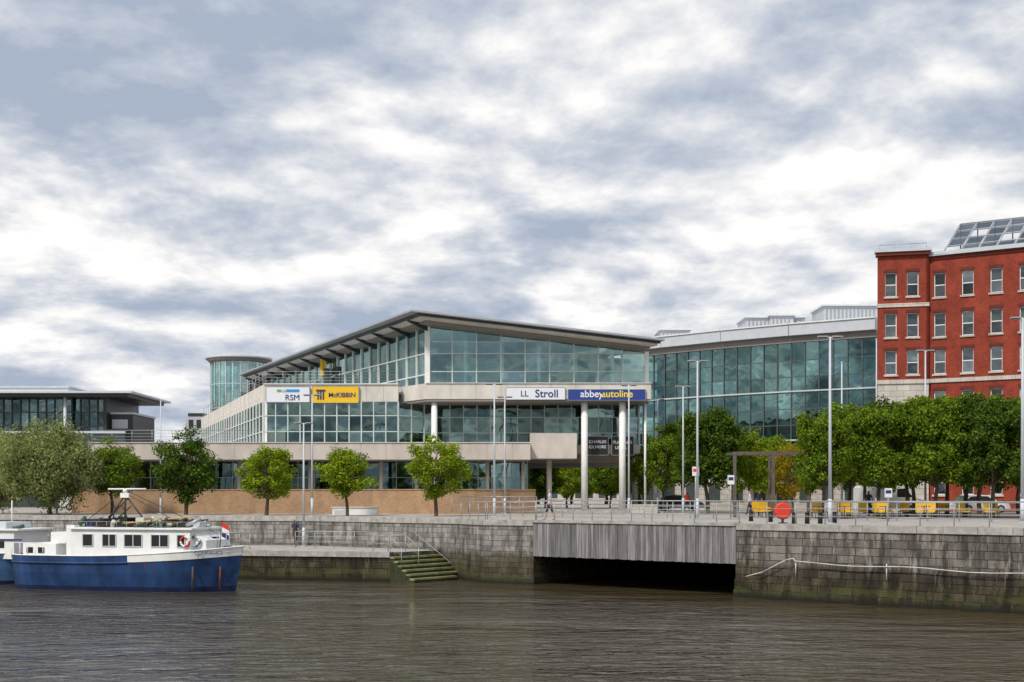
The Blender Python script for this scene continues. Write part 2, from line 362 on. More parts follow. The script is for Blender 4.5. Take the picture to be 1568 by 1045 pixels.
# ------------------------------------------------------------------ railings
def railing(name,pts,z,h=1.08,sp=1.6,rails=(1.0,.68,.36),r=.026,mat='grey',inset=.25,build=True,post=.026):
    w=MB(name)
    for a,b2 in zip(pts[:-1],pts[1:]):
        u,L=unit(a,b2); n=(u[1],-u[0]); k=max(1,round(L/sp))
        P=lambda q,zz:(a[0]+u[0]*q-n[0]*inset,a[1]+u[1]*q-n[1]*inset,zz)
        for i in range(k+1):
            w.cyl(P(L*i/k,z),P(L*i/k,z+h),post,post*.8,mat,6); w.cyl(P(L*i/k,z),P(L*i/k,z+.03),.08,.08,mat,6)
        for j,q in enumerate(rails): w.cyl(P(0,z+h*q),P(L,z+h*q),r if j==0 else r*.6,r if j==0 else r*.6,mat,6)
    return w.build()
railing('quay_railing',QR[:3]+[(60,41.9)],GZ,1.1,1.5)
railing('bridge_railing',[C,D],GZ,1.1,1.25,rails=(1.0,.8,.6,.4,.2))
railing('quay_railing',QL[3:],GZ,1.0,1.3)
railing('quay_railing',[(-13.5,76.5),(-8.5,75.6)],LQ,1.0,1.3)
railing('quay_railing',[(-21,75.2),(-15.8,74)],LQ,1.0,1.3)
railing('ramp_railing',[(X(690,86),86),(X(820,84),84)],GZ+.2,1.1,1.2)
railing('ramp_railing',[(X(770,80),80),(X(860,79),79)],GZ,1.0,1.2)
railing('plaza_railing',[(X(985,76),76),(X(1128,74),74)],GZ,1.05,1.4)
railing('plaza_railing',[(X(1238,69),69),(X(1568,62),62)],GZ,1.0,1.6)
# ------------------------------------------------------------------ main glass office building
ob=empty('glass_office_building')
K0=(-6.8,100.0); K1=(10.9,100.0); K3=(-28.4,140.0)
roofz=lambda x,y: 19.4-.117*(x+7.9)-.083*(y-97)
fr=MB('window_frames'); gl=MB('windows'); wa=MB('walls'); rf=MB('roof'); it=MB('interior')
R=[(-7.9,97.0),(12.0,97.0),(-10.5,140.0),(-31.0,140.0)]
def rz(p,o): return (p[0],p[1],roofz(*p)+o)
rf.hexa([rz(p,-.05) for p in R]+[rz(p,.10) for p in R],'roof')
R2=[(-7.4,97.4),(11.7,97.4),(-10.4,139.6),(-30.4,139.6)]
rf.hexa([rz(p,-.2) for p in R2]+[rz(p,-.05) for p in R2],'dark')
R2=[(-7.2,97.6),(11.5,97.6),(-10.4,139.5),(-30.0,139.5)]
rf.hexa([rz(p,-.36) for p in R2]+[rz(p,-.2) for p in R2],'cream')
R3=[(-6.9,98.3),(11.0,98.3),(-10.3,139),(-29,139)]
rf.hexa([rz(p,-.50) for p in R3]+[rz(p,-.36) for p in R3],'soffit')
uL,LL=unit(K3,K0); 
for i in range(13):
    s_=LL*i/12; px=K3[0]+uL[0]*s_; py=K3[1]+uL[1]*s_; n=(uL[1],-uL[0])
    z=roofz(px,py)-.50; q=(px+n[0]*1.9,py+n[1]*1.9); zq=roofz(*q)-.36
    rf.hexa([(px,py,z-.45),(q[0],q[1],zq-.06),(q[0]+.22*uL[0],q[1]+.22*uL[1],zq-.06),(px+.22*uL[0],py+.22*uL[1],z-.45),(px,py,z+.1),(q[0],q[1],zq+.02),(q[0]+.22*uL[0],q[1]+.22*uL[1],zq+.02),(px+.22*uL[0],py+.22*uL[1],z+.1)],'dark')
curtain(fr,gl,K0,K1,13.85,lambda s_:roofz(K0[0]+s_,100)-.5,9,[14.9,16.35,17.3],'glassA','frame',.09,.1)
curtain(fr,gl,K3,K0,13.0,lambda s_:roofz(K3[0]+uL[0]*s_,K3[1]+uL[1]*s_)-.5,22,[14.7,16.4],'glassA','whitemet',.12,.14)
wa.box(-7.05,-6.62,99.75,100.2,12.6,roofz(-6.8,100)-.45,'white'); wa.box(10.75,11.05,99.8,100.1,12.6,roofz(10.9,100)-.45,'white')
for i in range(1,6):
    s_=i*3.0; wa.cyl((-6.8+s_,101.2,13.8),(-6.8+s_,101.2,roofz(-6.8+s_,101.2)-.5),.17,.17,'white',10)
wa.face([(10.9,100,12.6),(-9,139,12.6),(-9,139,roofz(-9,139)-.5),(10.9,100,roofz(10.9,100)-.5)],'cream')
it.wbox((-2.5,109),(1,0),0,9,-.2,0,13.8,17.5,'int'); it.box(-6,5,112,112.3,13.8,18,'int')
it.prism([(-6.6,100.3),(10.7,100.3),(-9.3,139),(-28,139.5)],12.65,13.75,'intlight')
it.box(-5.5,-1,104,104.2,13.8,16.2,'intlight'); it.box(3,9,103.2,103.4,13.8,15.9,'int'); it.box(-6.4,9,103.5,112,16.2,16.4,'soffit')
for i in range(9): it.box(-5.6+i*1.7,-5.0+i*1.7,101.6+(i%3)*.5,102.2+(i%3)*.5,13.8,14.5+.3*(i%2),'intdark')
for i in range(8): it.box(-18+i*1.3-.2,-18+i*1.3+.3,119.6-i*1.6,120-i*1.6,13.8,17.2,'intdark')
wa.prism([(-9.4,102.4),(-6.9,98.9),(11.15,98.9),(11.15,104),(-9.4,104)],12.6,13.85,'cream')
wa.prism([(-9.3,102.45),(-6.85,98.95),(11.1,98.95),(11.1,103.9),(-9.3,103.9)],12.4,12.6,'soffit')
for i in range(9): wa.box(-4.9+i*2.0,-4.87+i*2.0,98.896,98.9,12.62,13.83,'joint')
wa.box(-6.9,11.2,98.8,98.9,13.85,13.9,'whitemet')
L0=(-20.3,101.0); L2=(-9.3,101.0); L1=(-36.2,144.0)
uS,LS=unit(L1,L0)
wa.wbox(L0,(1,0),0,11.0,-.6,.0,12.55,13.95,'cream'); wa.wbox(L1,uS,0,LS,-.6,0,12.55,13.95,'cream')
for i in range(1,8): wa.wbox(L0,(1,0),i*1.4,i*1.4+.03,0,.004,12.57,13.93,'joint')
for i in range(1,18): wa.wbox(L1,uS,i*2.5,i*2.5+.04,0,.004,12.57,13.93,'joint'); wa.wbox(L1,uS,i*2.5+1.1,i*2.5+1.35,0,.06,12.95,13.2,'whitemet')
wa.wbox(L0,(1,0),0,11.0,-.62,.12,13.95,14.03,'whitemet'); 
wa.box(-20.32,-20.0,100.97,101.3,9.05,12.55,'white')
curtain(fr,gl,L0,(-9.3,101.0),9.1,12.55,11,[10.1,11.4],'glassB','frame',.09,.1)
curtain(fr,gl,L1,L0,9.1,12.55,26,[10.1,11.4],'glassB','whitemet',.09,.12)
curtain(fr,gl,(-9.3,101.0),(-6.3,103.2),9.1,12.5,3,[10.1,11.4],'glassB','frame')
curtain(fr,gl,(-6.3,103.2),(10.6,103.2),9.1,12.5,15,[10.1,11.4],'glassB','frame')
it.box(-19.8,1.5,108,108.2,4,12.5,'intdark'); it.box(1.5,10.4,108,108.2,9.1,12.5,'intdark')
it.prism([(-20.2,101.4),(-6,101.4),(-6,103.5),(10.5,103.5),(10.5,125),(-20,140),(-35.5,143.5)],12.5,12.54,'int')
for i in range(14):
    x=-19+i*2.1; it.box(x,x+.5,104.5+(i%4),105+(i%4),9.1,12.4,'int')
    it.box(x+.8,x+1.9,105.5,105.6,9.1,10.0+.2*(i%3),'intlight')
wa.prism([(-20.1,101.7),(-9.3,101.7),(-7,103.9),(-9,139),(-28,141),(-35.9,143.8)],13.2,13.4,'roof')
curtain(fr,gl,(10.6,103.2),(10.6,125),9.1,12.5,14,[10.1,11.4],'glassB','frame')
wa.prism([(X(135,98),98),(1.45,98),(1.45,108.5),(10.6,108.5),(10.6,125),(-20,140),(-50,146)],7.73,9.05,'cream2')
for i in range(17): wa.box(-32+i*2.0,-31.97+i*2.0,97.996,98,7.75,9.03,'joint')
wa.box(X(135,98),1.5,97.92,98,9.05,9.11,'cream')
wa.prism([(1.45,99.2),(5.2,99.2),(5.2,108.5),(1.45,108.5)],7.85,9.88,'cream2')
wa.prism([(5.2,102.9),(10.65,102.9),(10.65,108.5),(5.2,108.5)],8.4,9.1,'cream2')
curtain(fr,gl,(X(206,104),104),(1.3,104),3.5,7.73,24,[5.0,6.4],'glassB','frame',.07,.1)
curtain(fr,gl,(1.3,104),(1.3,125),3.5,7.73,14,[5.0,6.4],'glassB','framedk',.08,.1)
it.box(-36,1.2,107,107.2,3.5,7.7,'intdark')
for i in range(12):
    x=-31+i*2.9; wa.cyl((x,101,GZ),(x,101,7.73),.16,.16,'cream',8)
wa.box(X(206,104)-.4,X(206,104),103.8,112,3.4,7.73,'cream')
for px,d,ztop,r in ((665,99.4,12.5,.24),(895,99.6,12.5,.27),(953,99.6,12.5,.27),(988,100,12.6,.1)):
    wa.cyl((X(px,d),d,GZ),(X(px,d),d,ztop),r,r,'white',16)
wa.cyl((X(841,102),102,GZ),(X(841,102),102,7.8),.22,.22,'cream',12); wa.cyl((X(972,112),112,GZ),(X(972,112),112,9),.28,.28,'cream',12)
wa.box(1.2,11.5,97.5,110,GZ,GZ+.3,'coping'); wa.box(.8,11.9,97.1,97.5,GZ,GZ+.15,'coping')
wa.box(9.0,11.3,96.0,97.0,GZ,GZ+.7,'ashlar')
wa.build(ob); rf.build(ob); gl.build(ob); fr.build(ob); it.build(ob)
for (a,b2,z) in (((X(140,98),98),(-20.6,98),9.05),((-20.3,101.1),(-9.5,101.1),14.03)):
    o=railing('terrace_railing',[a,b2],z,1.0,1.5,inset=.1,r=.022,rails=(1,.75,.5,.25)); o.parent=ob
o=railing('terrace_railing',[L1,L0],14.0,1.0,1.8,inset=.2,r=.022,rails=(1,.75,.5,.25)); o.parent=ob
tw=empty('round_glass_tower'); cx,cy=X(366,152),152.0; r=3.35
gg=MB('drum_glazing'); ff=MB('drum_frames')
n=24
for i in range(n):
    a=(cx+r*math.cos(2*math.pi*i/n+math.pi),cy+r*math.sin(2*math.pi*i/n+math.pi)); b2=(cx+r*math.cos(2*math.pi*(i+1)/n+math.pi),cy+r*math.sin(2*math.pi*(i+1)/n+math.pi))
    curtain(ff,gg,a,b2,9,21.1,1,[12.5,15.5,18.4],'glassA','frame',.1,.1)
gg.build(tw); ff.build(tw)
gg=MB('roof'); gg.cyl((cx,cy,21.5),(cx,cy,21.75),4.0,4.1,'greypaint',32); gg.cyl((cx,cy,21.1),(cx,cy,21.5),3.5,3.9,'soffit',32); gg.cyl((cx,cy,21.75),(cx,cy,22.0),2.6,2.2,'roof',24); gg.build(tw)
gg=MB('core'); gg.cyl((cx+1.2,cy+.5,4),(cx+1.2,cy+.5,21.1),1.3,1.3,'int',14); gg.box(cx+1.2,cx+6,cy-1,cy+4,9,20.3,'cream2'); gg.box(cx+1.5,cx+6.2,cy-1.5,cy-1.0,15.5,19,'dark'); gg.build(tw)
def sign(name,px0,px1,y0,y1,d,mat,texts):
    e=empty(name,(X((px0+px1)/2,d),d,Z((y0+y1)/2,d))); bb=MB('board'); bb.box(X(px0,d),X(px1,d),d-.08,d+.1,Z(y1,d),Z(y0,d),mat); bb.build(e,.01)
    f2=MB('board_rim'); x0,x1,z0,z1=X(px0,d),X(px1,d),Z(y1,d),Z(y0,d)
    for q in ((x0-.03,x1+.03,z0-.03,z0-.001),(x0-.03,x1+.03,z1+.001,z1+.03),(x0-.03,x0-.001,z0,z1),(x1+.001,x1+.03,z0,z1)): f2.box(q[0],q[1],d-.1,d+.1,q[2],q[3],'grey')
    f2.build(e)
    for (t,px,py,sz,m,bo) in texts: text(t,sz,(X(px,d),d-.1,Z(py,d)),0,m,e,bold=bo)
    return e
e=sign('office_sign',408,474,593,616,100.85,'signwhite',[('RSM',448,609.5,.66,'textblue',.0)])
t=MB('colour_bars'); 
for a,b2,m in ((424,430,'textgreen'),(431,438,'greypaint'),(438,458,'textcyan')): t.box(X(a,100.75),X(b2,100.75),100.72,100.80,Z(600,100.75),Z(596.5,100.75),m)
t.build(e)
e=sign('office_sign',479,549,592,617,100.85,'signyel',[('McKIBBIN',524,605.5,.52,'textblue',.006)])
t=MB('logo'); 
for a in (486,490,494): t.box(X(a,100.75),X(a+2,100.75),100.72,100.80,Z(612,100.75),Z(599.3,100.75),'textblue')
t.box(X(484,100.75),X(498,100.75),100.70,100.80,Z(599,100.75),Z(597,100.75),'textblue'); t.build(e)
e=sign('office_sign',775,865,594,612,98.8,'signwhite',[('Stroll',837,603.5,.86,'textblue',.006),('LL',803,603.5,.66,'textblue',0)])
e=sign('office_sign',870,988,597,613,98.8,'signblue',[('abbey',906,604,.78,'signwhite',.012),('autoline',945,604,.78,'textyel',.012)])
e=sign('tenant_sign',900,931,669,697,101.0,'black',[('CHARLES',915,677,.34,'signwhite',0),('GILMORE',915,685,.34,'signwhite',0)])
e=sign('tenant_sign',937,970,669,697,101.0,'black',[('TUGHANS',953,678,.34,'signwhite',0),('LEGAL',951,686,.34,'signwhite',0)])
px_,py_=X(495,120),120.0
e=empty('hanging_banner',(px_,py_,15)); t=MB('panel')
t.box(px_-.3,px_+.3,py_-.05,py_+.05,Z(575,120),Z(548,120),'signyel'); t.box(px_-.02,px_+.02,py_-.07,py_-.06,Z(570,120),Z(553,120),'textblue'); t.cyl((px_,py_,Z(548,120)),(px_,py_+1.5,Z(548,120)+.1),.03,.03,'dark'); t.build(e)
bw=MB('tan_brick_wall')
pts=[(X(110,98),98),(X(385,94.5),94.5),(X(480,94),94)]
for k in range(9):
    a=k/8; px=570+250*a; d=94-2.5*math.sin(a*math.pi)*1.0+ (2.0*a)
    pts.append((X(px,d),d))
for a,b2 in zip(pts[:-1],pts[1:]):
    u,L=unit(a,b2); bw.wbox(a,u,0,L,-.35,0,GZ-.1,5.28,'tan'); bw.wbox(a,u,0,L,-.40,.05,5.28,5.36,'tan')
bw.build()
g=MB('white_planter_wall'); d=88
g.box(X(509,d),X(577,d),d,d+1.2,GZ,Z(778,d),'white'); g.box(X(512,d),X(530,d),d-.03,d,Z(790,d),Z(781,d),'greypaint'); g.box(X(507,d),X(579,d),d-.06,d+1.26,Z(778,d),Z(776.5,d),'cream'); g.build()
# ------------------------------------------------------------------ long teal glass building
tb=empty('curved_glass_building'); fr=MB('window_frames'); gl=MB('windows'); wa=MB('walls'); it=MB('interior')
pp=[(14.5,163),(19.5,157.5),(26,151.5),(33,146),(41.5,140.5)]
for a,b2 in zip(pp[:-1],pp[1:]):
    u,L=unit(a,b2)
    curtain(fr,gl,a,b2,GZ,22.9,max(3,int(L/1.5)),[5.6,7.7,9.3,11.3,13.2,15.1,17.0,18.9,20.8],'glassC','framedk',.12,.12)
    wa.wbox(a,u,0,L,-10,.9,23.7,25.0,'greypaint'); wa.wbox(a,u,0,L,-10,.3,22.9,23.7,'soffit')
    wa.wbox(a,u,0,L,-1,1.05,25.0,25.15,'whitemet')
    for z in (7.9,11.8,15.4,19.2): wa.wbox(a,u,0,L,-7,-.3,z,z+.35,'int')
    for z in (11.35,17.1): wa.wbox(a,u,0,L,.0,.22,z,z+.16,'frame')
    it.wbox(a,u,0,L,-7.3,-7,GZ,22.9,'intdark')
    k=int(L/4)
    for q in range(k): it.wbox(a,u,q*4+1,q*4+1.4,-2,-1.6,GZ,22.9,'intlight')
    for i in range(k*3):
        q=random.random()*(L-1.5); z=random.choice((8.3,12.2,15.8,19.6)); it.wbox(a,u,q,q+random.uniform(.5,1.4),-1.6-random.random()*3,-1.4,z,z+random.uniform(.8,1.6),random.choice(('int','intlight','int')))
for (p0,p1,y0,y1,d) in ((1012,1056,506,516,162),(1143,1232,487,500,156),(1262,1345,469,487,150),(1180,1215,484,489,155)):
    wa.box(X(p0,d),X(p1,d),d,d+6,25,Z(y0,d),'greypaint'); wa.box(X(p0,d)-.25,X(p1,d)+.25,d-.3,d+6.3,Z(y0,d),Z(y0,d)+.2,'whitemet')
    for i in range(int((p1-p0)/6)): wa.box(X(p0+3+i*6,d),X(p0+5+i*6,d),d-.06,d,25.2,Z(y0,d)-.3,'roof')
wa.build(tb); gl.build(tb); fr.build(tb); it.build(tb)
# ------------------------------------------------------------------ red brick building
rb=empty('red_brick_building'); wa=MB('walls'); wi=MB('windows'); fr=MB('window_frames'); tr=MB('trim'); rfm=MB('roof')
def brickface(a,b2,z0,z1,ws,rows,wmat='red',ww=.98,wh=2.1):
    u,L=unit(a,b2); xs=sorted(ws)
    edges=[0]
    for c in xs: edges+=[c-ww/2,c+ww/2]
    edges.append(L)
    for i in range(0,len(edges),2): wa.wbox(a,u,edges[i],edges[i+1],-.45,0,z0,z1,wmat)
    n=(u[1],-u[0]); P=lambda q,z,t:(a[0]+u[0]*q+n[0]*t,a[1]+u[1]*q+n[1]*t,z)
    for c in xs:
        zz=z0
        for zc in sorted(rows):
            wa.wbox(a,u,c-ww/2,c+ww/2,-.45,0,zz,zc-wh/2,wmat); zz=zc+wh/2
            wi.face([P(c-ww/2,zc-wh/2,-.30),P(c+ww/2,zc-wh/2,-.30),P(c+ww/2,zc+.0,-.30),P(c-ww/2,zc+.0,-.30)],'glassW')
            wi.face([P(c-ww/2,zc,-.28),P(c+ww/2,zc,-.28),P(c+ww/2,zc+wh/2,-.28),P(c-ww/2,zc+wh/2,-.28)],'glassW')
            bh=random.choice((.2,.5,.9,1.2,1.0))
            wi.wbox(a,u,c-ww/2,c+ww/2,-.40,-.36,zc+wh/2-bh,zc+wh/2,'blind'); wi.wbox(a,u,c-ww/2,c+ww/2,-.44,-.41,zc-wh/2,zc+wh/2,'dark')
            for (s0,s1,q0,q1) in ((-ww/2,-ww/2+.07,-wh/2,wh/2),(ww/2-.07,ww/2,-wh/2,wh/2),(-ww/2+.07,ww/2-.07,wh/2-.07,wh/2),(-ww/2+.07,ww/2-.07,-wh/2,-wh/2+.08),(-ww/2+.07,ww/2-.07,-.04,.04)):
                fr.wbox(a,u,c+s0,c+s1,-.29,-.2,zc+q0,zc+q1,'white')
            tr.wbox(a,u,c-ww/2-.12,c+ww/2+.12,.0,.12,zc-wh/2-.16,zc-wh/2-.002,'ashlar'); tr.wbox(a,u,c-ww/2-.1,c+ww/2+.1,.0,.03,zc+wh/2+.01,zc+wh/2+.28,'reddark')
        wa.wbox(a,u,c-ww/2,c+ww/2,-.45,0,zz,z1,wmat)
A0=(X(1344,108),108.0); A1=(X(1422,107),107.0); B0=(A1[0]+.1,107.4); B1=(B0[0]+16.8,107.4-16.8*.62)
uA,LA=unit(A0,A1); uB,LB=unit(B0,B1)
brickface(A0,A1,14.95,25.75,[LA*.26,LA*.69],[23.25,19.7,16.45])
wa.wbox(A0,uA,0,LA,-.45,.03,GZ,14.6,'ashlar')
cols=[0.95+i*2.32 for i in range(8)]
brickface(B0,B1,GZ,25.6,cols,[23.1,19.65,16.45,12.9,9.5,6.0])
def trim(a,u,L,z,h,t): tr.wbox(a,u,-.05,L+.05,-.3,t,z,z+h,'ashlar')
trim(A0,uA,LA,21.28,.32,.1); trim(A0,uA,LA,14.6,.35,.14); trim(B0,uB,LB,14.65,.35,.12)
tr.wbox(A0,uA,-.15,LA+.15,-.6,.3,25.75,26.05,'reddark'); tr.wbox(A0,uA,-.25,LA+.25,-.6,.42,26.05,26.3,'greypaint')
tr.wbox(B0,uB,0,LB,-.6,.12,25.3,25.6,'reddark'); tr.wbox(B0,uB,0,LB,-.6,.35,25.6,25.95,'greypaint')
wa.face([(A0[0],A0[1],GZ),(A0[0],A0[1],25.75),(A0[0]+9,A0[1]+30,25.75),(A0[0]+9,A0[1]+30,GZ)],'red')
wa.wbox(A1,(-uA[1],uA[0]),-.0,.9,-.2,0,GZ,25.8,'red')
rfm.face([(A0[0],A0[1],25.7),(A1[0],A1[1],25.7),(B1[0],B1[1],25.55),(B1[0]+9,B1[1]+30,25.55),(A0[0]+9,A0[1]+30,25.7)],'roof')
n=(uB[1],-uB[0])
def rk(s_,v):
    off=-1.2-2.6*v; return (B0[0]+uB[0]*s_+n[0]*off,B0[1]+uB[1]*s_+n[1]*off,25.95+3.0*v)
for i in range(11):
    s_=.9+i*1.45; sh=1.0
    rfm.cyl(rk(s_,0),rk(s_+sh,1),.07,.07,'grey',6); rfm.cyl(rk(s_+sh,1),(rk(s_+sh,1)[0],rk(s_+sh,1)[1],25.9),.05,.05,'dark',6)
for v in (0,.25,.5,.75,1): rfm.cyl(rk(.9+v,v),rk(15.4+v,v),.06,.06,'grey',6)
for i in range(10):
    for j in range(4):
        if (i*3+j)%5==0: continue
        s_=.9+i*1.45; v0=j*.25+.03; v1=j*.25+.22
        rfm.face([rk(s_+.1+v0,v0),rk(s_+1.35+v0,v0),rk(s_+1.35+v1,v1),rk(s_+.1+v1,v1)],'glassD')
rfm.build(rb); wa.build(rb); wi.build(rb); fr.build(rb); tr.build(rb)
railing('roof_railing',[(A0[0]+.3,A0[1]+.5),(A1[0],A1[1]+.5)],26.3,.6,1.2,r=.03,rails=(1,)).parent=rb
# ------------------------------------------------------------------ dark pavilion at left
dp=empty('dark_pavilion_building'); d=150
wa=MB('walls'); fr=MB('window_frames'); gl=MB('windows')
wa.box(X(-60,d),X(213,d),d-3,d+14,Z(605,d),Z(602,d),'greypaint'); wa.box(X(-60,d),X(205,d),d-2.4,d+13,Z(610,d),Z(605,d),'dark')
curtain(fr,gl,(X(-60,d),d),(X(163,d),d),GZ,Z(610,d),17,[7.5,10.5,13.3,15],'glassB','dark',.15,.15)
wa.box(X(-60,d),X(163,d),d+3,d+13,GZ,Z(610,d),'dark'); wa.box(X(163,d)-.3,X(163,d)+.1,d-.3,d+12,GZ,Z(610,d),'dark')
wa.box(X(165,d),X(200,d),d+1,d+10,GZ,Z(634,d),'dark'); wa.box(X(165,d),X(202,d),d+.8,d+10,Z(634,d),Z(631,d),'greypaint'); wa.box(X(168,d),X(192,d),d+.9,d+1,Z(656,d),Z(642,d),'greypaint')
wa.box(X(-60,d),X(95,d),d+2,d+10,Z(602,d),Z(592,d),'whitemet'); wa.box(X(-60,d),X(98,d),d+1.8,d+10.2,Z(592,d),Z(589.5,d),'greypaint')
wa.box(X(-60,d),X(200,d),d-2.2,d-1.9,GZ,Z(665,d),'intdark'); wa.box(X(-60,d),X(200,d),d-2.3,d-1.8,Z(665,d),Z(662,d),'greypaint')
wa.cyl((X(107,d),d-1.6,GZ),(X(107,d),d-1.6,Z(610,d)),.2,.2,'greypaint',10)
wa.build(dp); fr.build(dp); gl.build(dp)
sb=MB('small_grey_building'); d=165
sb.box(X(284,d),X(322,d),d,d+8,GZ,Z(637,d),'greypaint'); sb.box(X(288,d),X(312,d),d-.1,d+8,Z(637,d),Z(633,d),'dark'); sb.box(X(289,d),X(296,d),d-.05,d,Z(655,d),Z(643,d),'dark'); sb.box(X(301,d),X(308,d),d-.05,d,Z(655,d),Z(643,d),'dark'); sb.build()
for (p0,p1,y0,d,m) in ((-100,130,715,180,'cream'),(800,1000,720,230,'cream2'),(1000,1350,725,120,'ashlar')):
    e=MB('distant_terrace_building'); e.box(X(p0,d),X(p1,d),d,d+10,GZ,Z(y0,d),m); e.box(X(p0,d)-.3,X(p1,d)+.3,d-.3,d+10.3,Z(y0,d),Z(y0,d)+.4,'roof')
    k=int((X(p1,d)-X(p0,d))/2.2)
    for i in range(k):
        x=X(p0,d)+1+i*2.2; e.box(x,x+1.1,d-.04,d+.02,GZ+.9,GZ+2.5,'intdark'); e.box(x-.06,x+1.16,d-.08,d-.04,GZ+.8,GZ+.9,'white')
    e.build()
# ------------------------------------------------------------------ trees
def treemesh(seed,rx,rz,H,leaf,nc=46,lf=170,ls=.17,flat=False,wisp=False):
    rng=np.random.RandomState(seed); cz=H-rz
    mb=MB('tree'); tr_r=.035*H**.5*1.3
    top=cz+rz*.3; prev=Vector((0,0,-.05))
    for i in range(1,6):
        q=Vector((rng.normal()*.04*i,rng.normal()*.04*i,top*i/5)); mb.cyl(prev,q,tr_r*(1.15-.18*(i-1)),tr_r*(1.15-.18*i),'bark',8); prev=q
    C=[]
    for i in range(nc):
        v=rng.normal(size=3); v/=np.linalg.norm(v); rad=rng.uniform(.35,1.0)**.5
        if flat: v=np.sign(v)*np.abs(v)**.65
        lump=1+.15*math.sin(v[0]*4+seed)*math.cos(v[1]*5+seed*2)+rng.uniform(-.12,.12)
        c=np.array([v[0]*rx*.86*rad*lump,v[1]*rx*.86*rad*lump,cz+v[2]*rz*.86*rad*lump])
        if not flat and c[2]<cz-rz*.5: c[0]*=.8; c[1]*=.8
        C.append(c)
    for c in C[::3]:
        zb=max(cz-rz*.95,min(top,c[2]-.5*math.hypot(c[0],c[1])-.2)); a=Vector((0,0,max(.5,zb))); e=Vector(c); mid=a.lerp(e,.5)+Vector((0,0,.12))
        mb.cyl(a,mid,tr_r*.42,tr_r*.28,'bark',5,False); mb.cyl(mid,e,tr_r*.28,tr_r*.1,'bark',5,False)
    me=bpy.data.meshes.new('tree')
    V=[np.array(mb.v)]; base=len(mb.v); faces=[list(f) for f in mb.f]; mats=[0]*len(faces)
    for c in C:
        r=rx*rng.uniform(.17,.32); n=int(lf*rng.uniform(.6,1.25))
        d=rng.normal(size=(n,3)); d/=np.linalg.norm(d,axis=1)[:,None]; rr=r*rng.uniform(.35,1.15,size=(n,1))
        pos=c+d*rr*np.array([1,1,.8 if not wisp else 1.3])
        if wisp: pos[:,2]-=rng.uniform(0,.5,size=n)
        nn=d*.7+rng.normal(size=(n,3))*.6+np.array([0,0,.35]); nn/=np.linalg.norm(nn,axis=1)[:,None]
        t=np.cross(nn,rng.normal(size=(n,3))); t/=np.linalg.norm(t,axis=1)[:,None]; b2=np.cross(nn,t)
        s_=ls*rng.uniform(.6,1.25,size=(n,1)); w_=s_*(.35 if wisp else .62)
        if wisp: t[:,2]-=.8; t/=np.linalg.norm(t,axis=1)[:,None]
        q=np.stack([pos-t*s_*.5,pos+b2*w_*.5+t*s_*.05,pos+t*s_*.5,pos-b2*w_*.5+t*s_*.05],axis=1).reshape(-1,3)
        V.append(q)
    V=np.vstack(V); nl=(len(V)-base)//4
    faces+= [[base+4*i,base+4*i+1,base+4*i+2,base+4*i+3] for i in range(nl)]
    me.from_pydata(V.tolist(),[],faces); me.materials.append(M['bark']); me.materials.append(LM[leaf])
    me.polygons.foreach_set('material_index',mats+[1]*nl); me.update()
    return me,H
def tree(me,px,d,ytop,wpx=None,rx=None,name='tree',z=GZ):
    m,H=me; o=bpy.data.objects.new(name,m); scene.collection.objects.link(o)
    h=Z(ytop,d)-z; s_=h/H; sw=s_
    if wpx: sw=(wpx/F*d/2)/rx
    o.location=(X(px,d),d,z); o.scale=(sw,sw,s_); o.rotation_euler=(0,0,random.uniform(0,6.28)); return o
T1=treemesh(1,1.95,2.3,5.6,'light',62,170); T2=treemesh(2,1.95,2.25,5.6,'light',62,170); T3=treemesh(3,1.95,2.3,5.6,'light',66,170)
TM=treemesh(4,1.95,2.3,5.6,'mid',62,180); TD=treemesh(5,2.1,2.4,5.6,'dark',74,190)
TW=treemesh(6,2.9,2.8,6.3,'grey',130,240,.24,wisp=True)
TB=[treemesh(10+i,2.1,2.8,7.3,'dark' if i%2 else 'mid',130,210,.2,flat=True) for i in range(4)]
TY=treemesh(20,2.0,2.6,6,'yel',60,150)
tree(T1,668,82,664,100,1.95,'street_tree'); tree(T2,532,84,681,92,1.95,'street_tree'); tree(T3,408,86.5,680,100,1.95,'street_tree')
tree(TD,285,89,663,112,2.1,'street_tree'); tree(TM,172,92,674,92,1.95,'street_tree')
tree(TW,76,90,643,166,2.9,'willow_tree'); tree(TW,-6,94,655,120,2.9,'willow_tree')
for px,d,yt,w,k in ((1262,74,622,96,0),(1300,80,616,98,2),(1345,76,613,102,0),(1388,82,603,108,1),(1432,75,605,108,2),(1478,80,600,112,2),(1520,74,599,112,3),(1568,79,596,115,0),(1610,75,596,110,2),(1660,77,600,110,1),(1400,88,612,110,2),(1500,90,606,110,0),(1560,92,600,110,0),(1325,90,618,100,3),(1450,92,606,110,2)):
    tree(TB[k],px,d,yt,w,2.1,'plane_tree')
tree(TB[1],1084,95,622,108,2.1,'plane_tree'); tree(TB[2],1046,104,640,76,2.1,'plane_tree')
for px,d,yt,w,me in ((1016,100,655,66,TM),(985,108,668,66,T1),(1150,98,652,72,T2),(1185,104,662,70,T3),(1214,96,672,62,TY),(1240,100,648,72,TM),(1130,110,658,66,T1),(935,135,690,70,TM),(900,140,697,60,T3),(868,138,700,60,T1),(835,130,698,64,TM),(815,145,702,50,TD),(960,128,700,50,T3),(1168,118,668,60,T3),(1100,125,660,80,TM)):
    tree(me,px,d,yt,w,1.95,'street_tree')
hr=empty('distant_tree_row')
for i in range(34):
    px=-60+i*52; d=190+random.uniform(-10,25)
    o=tree(random.choice((TD,TM,TB[0],TB[1])),px,d,705+random.uniform(-6,12),85,2.0,'tree_part'); o.parent=hr
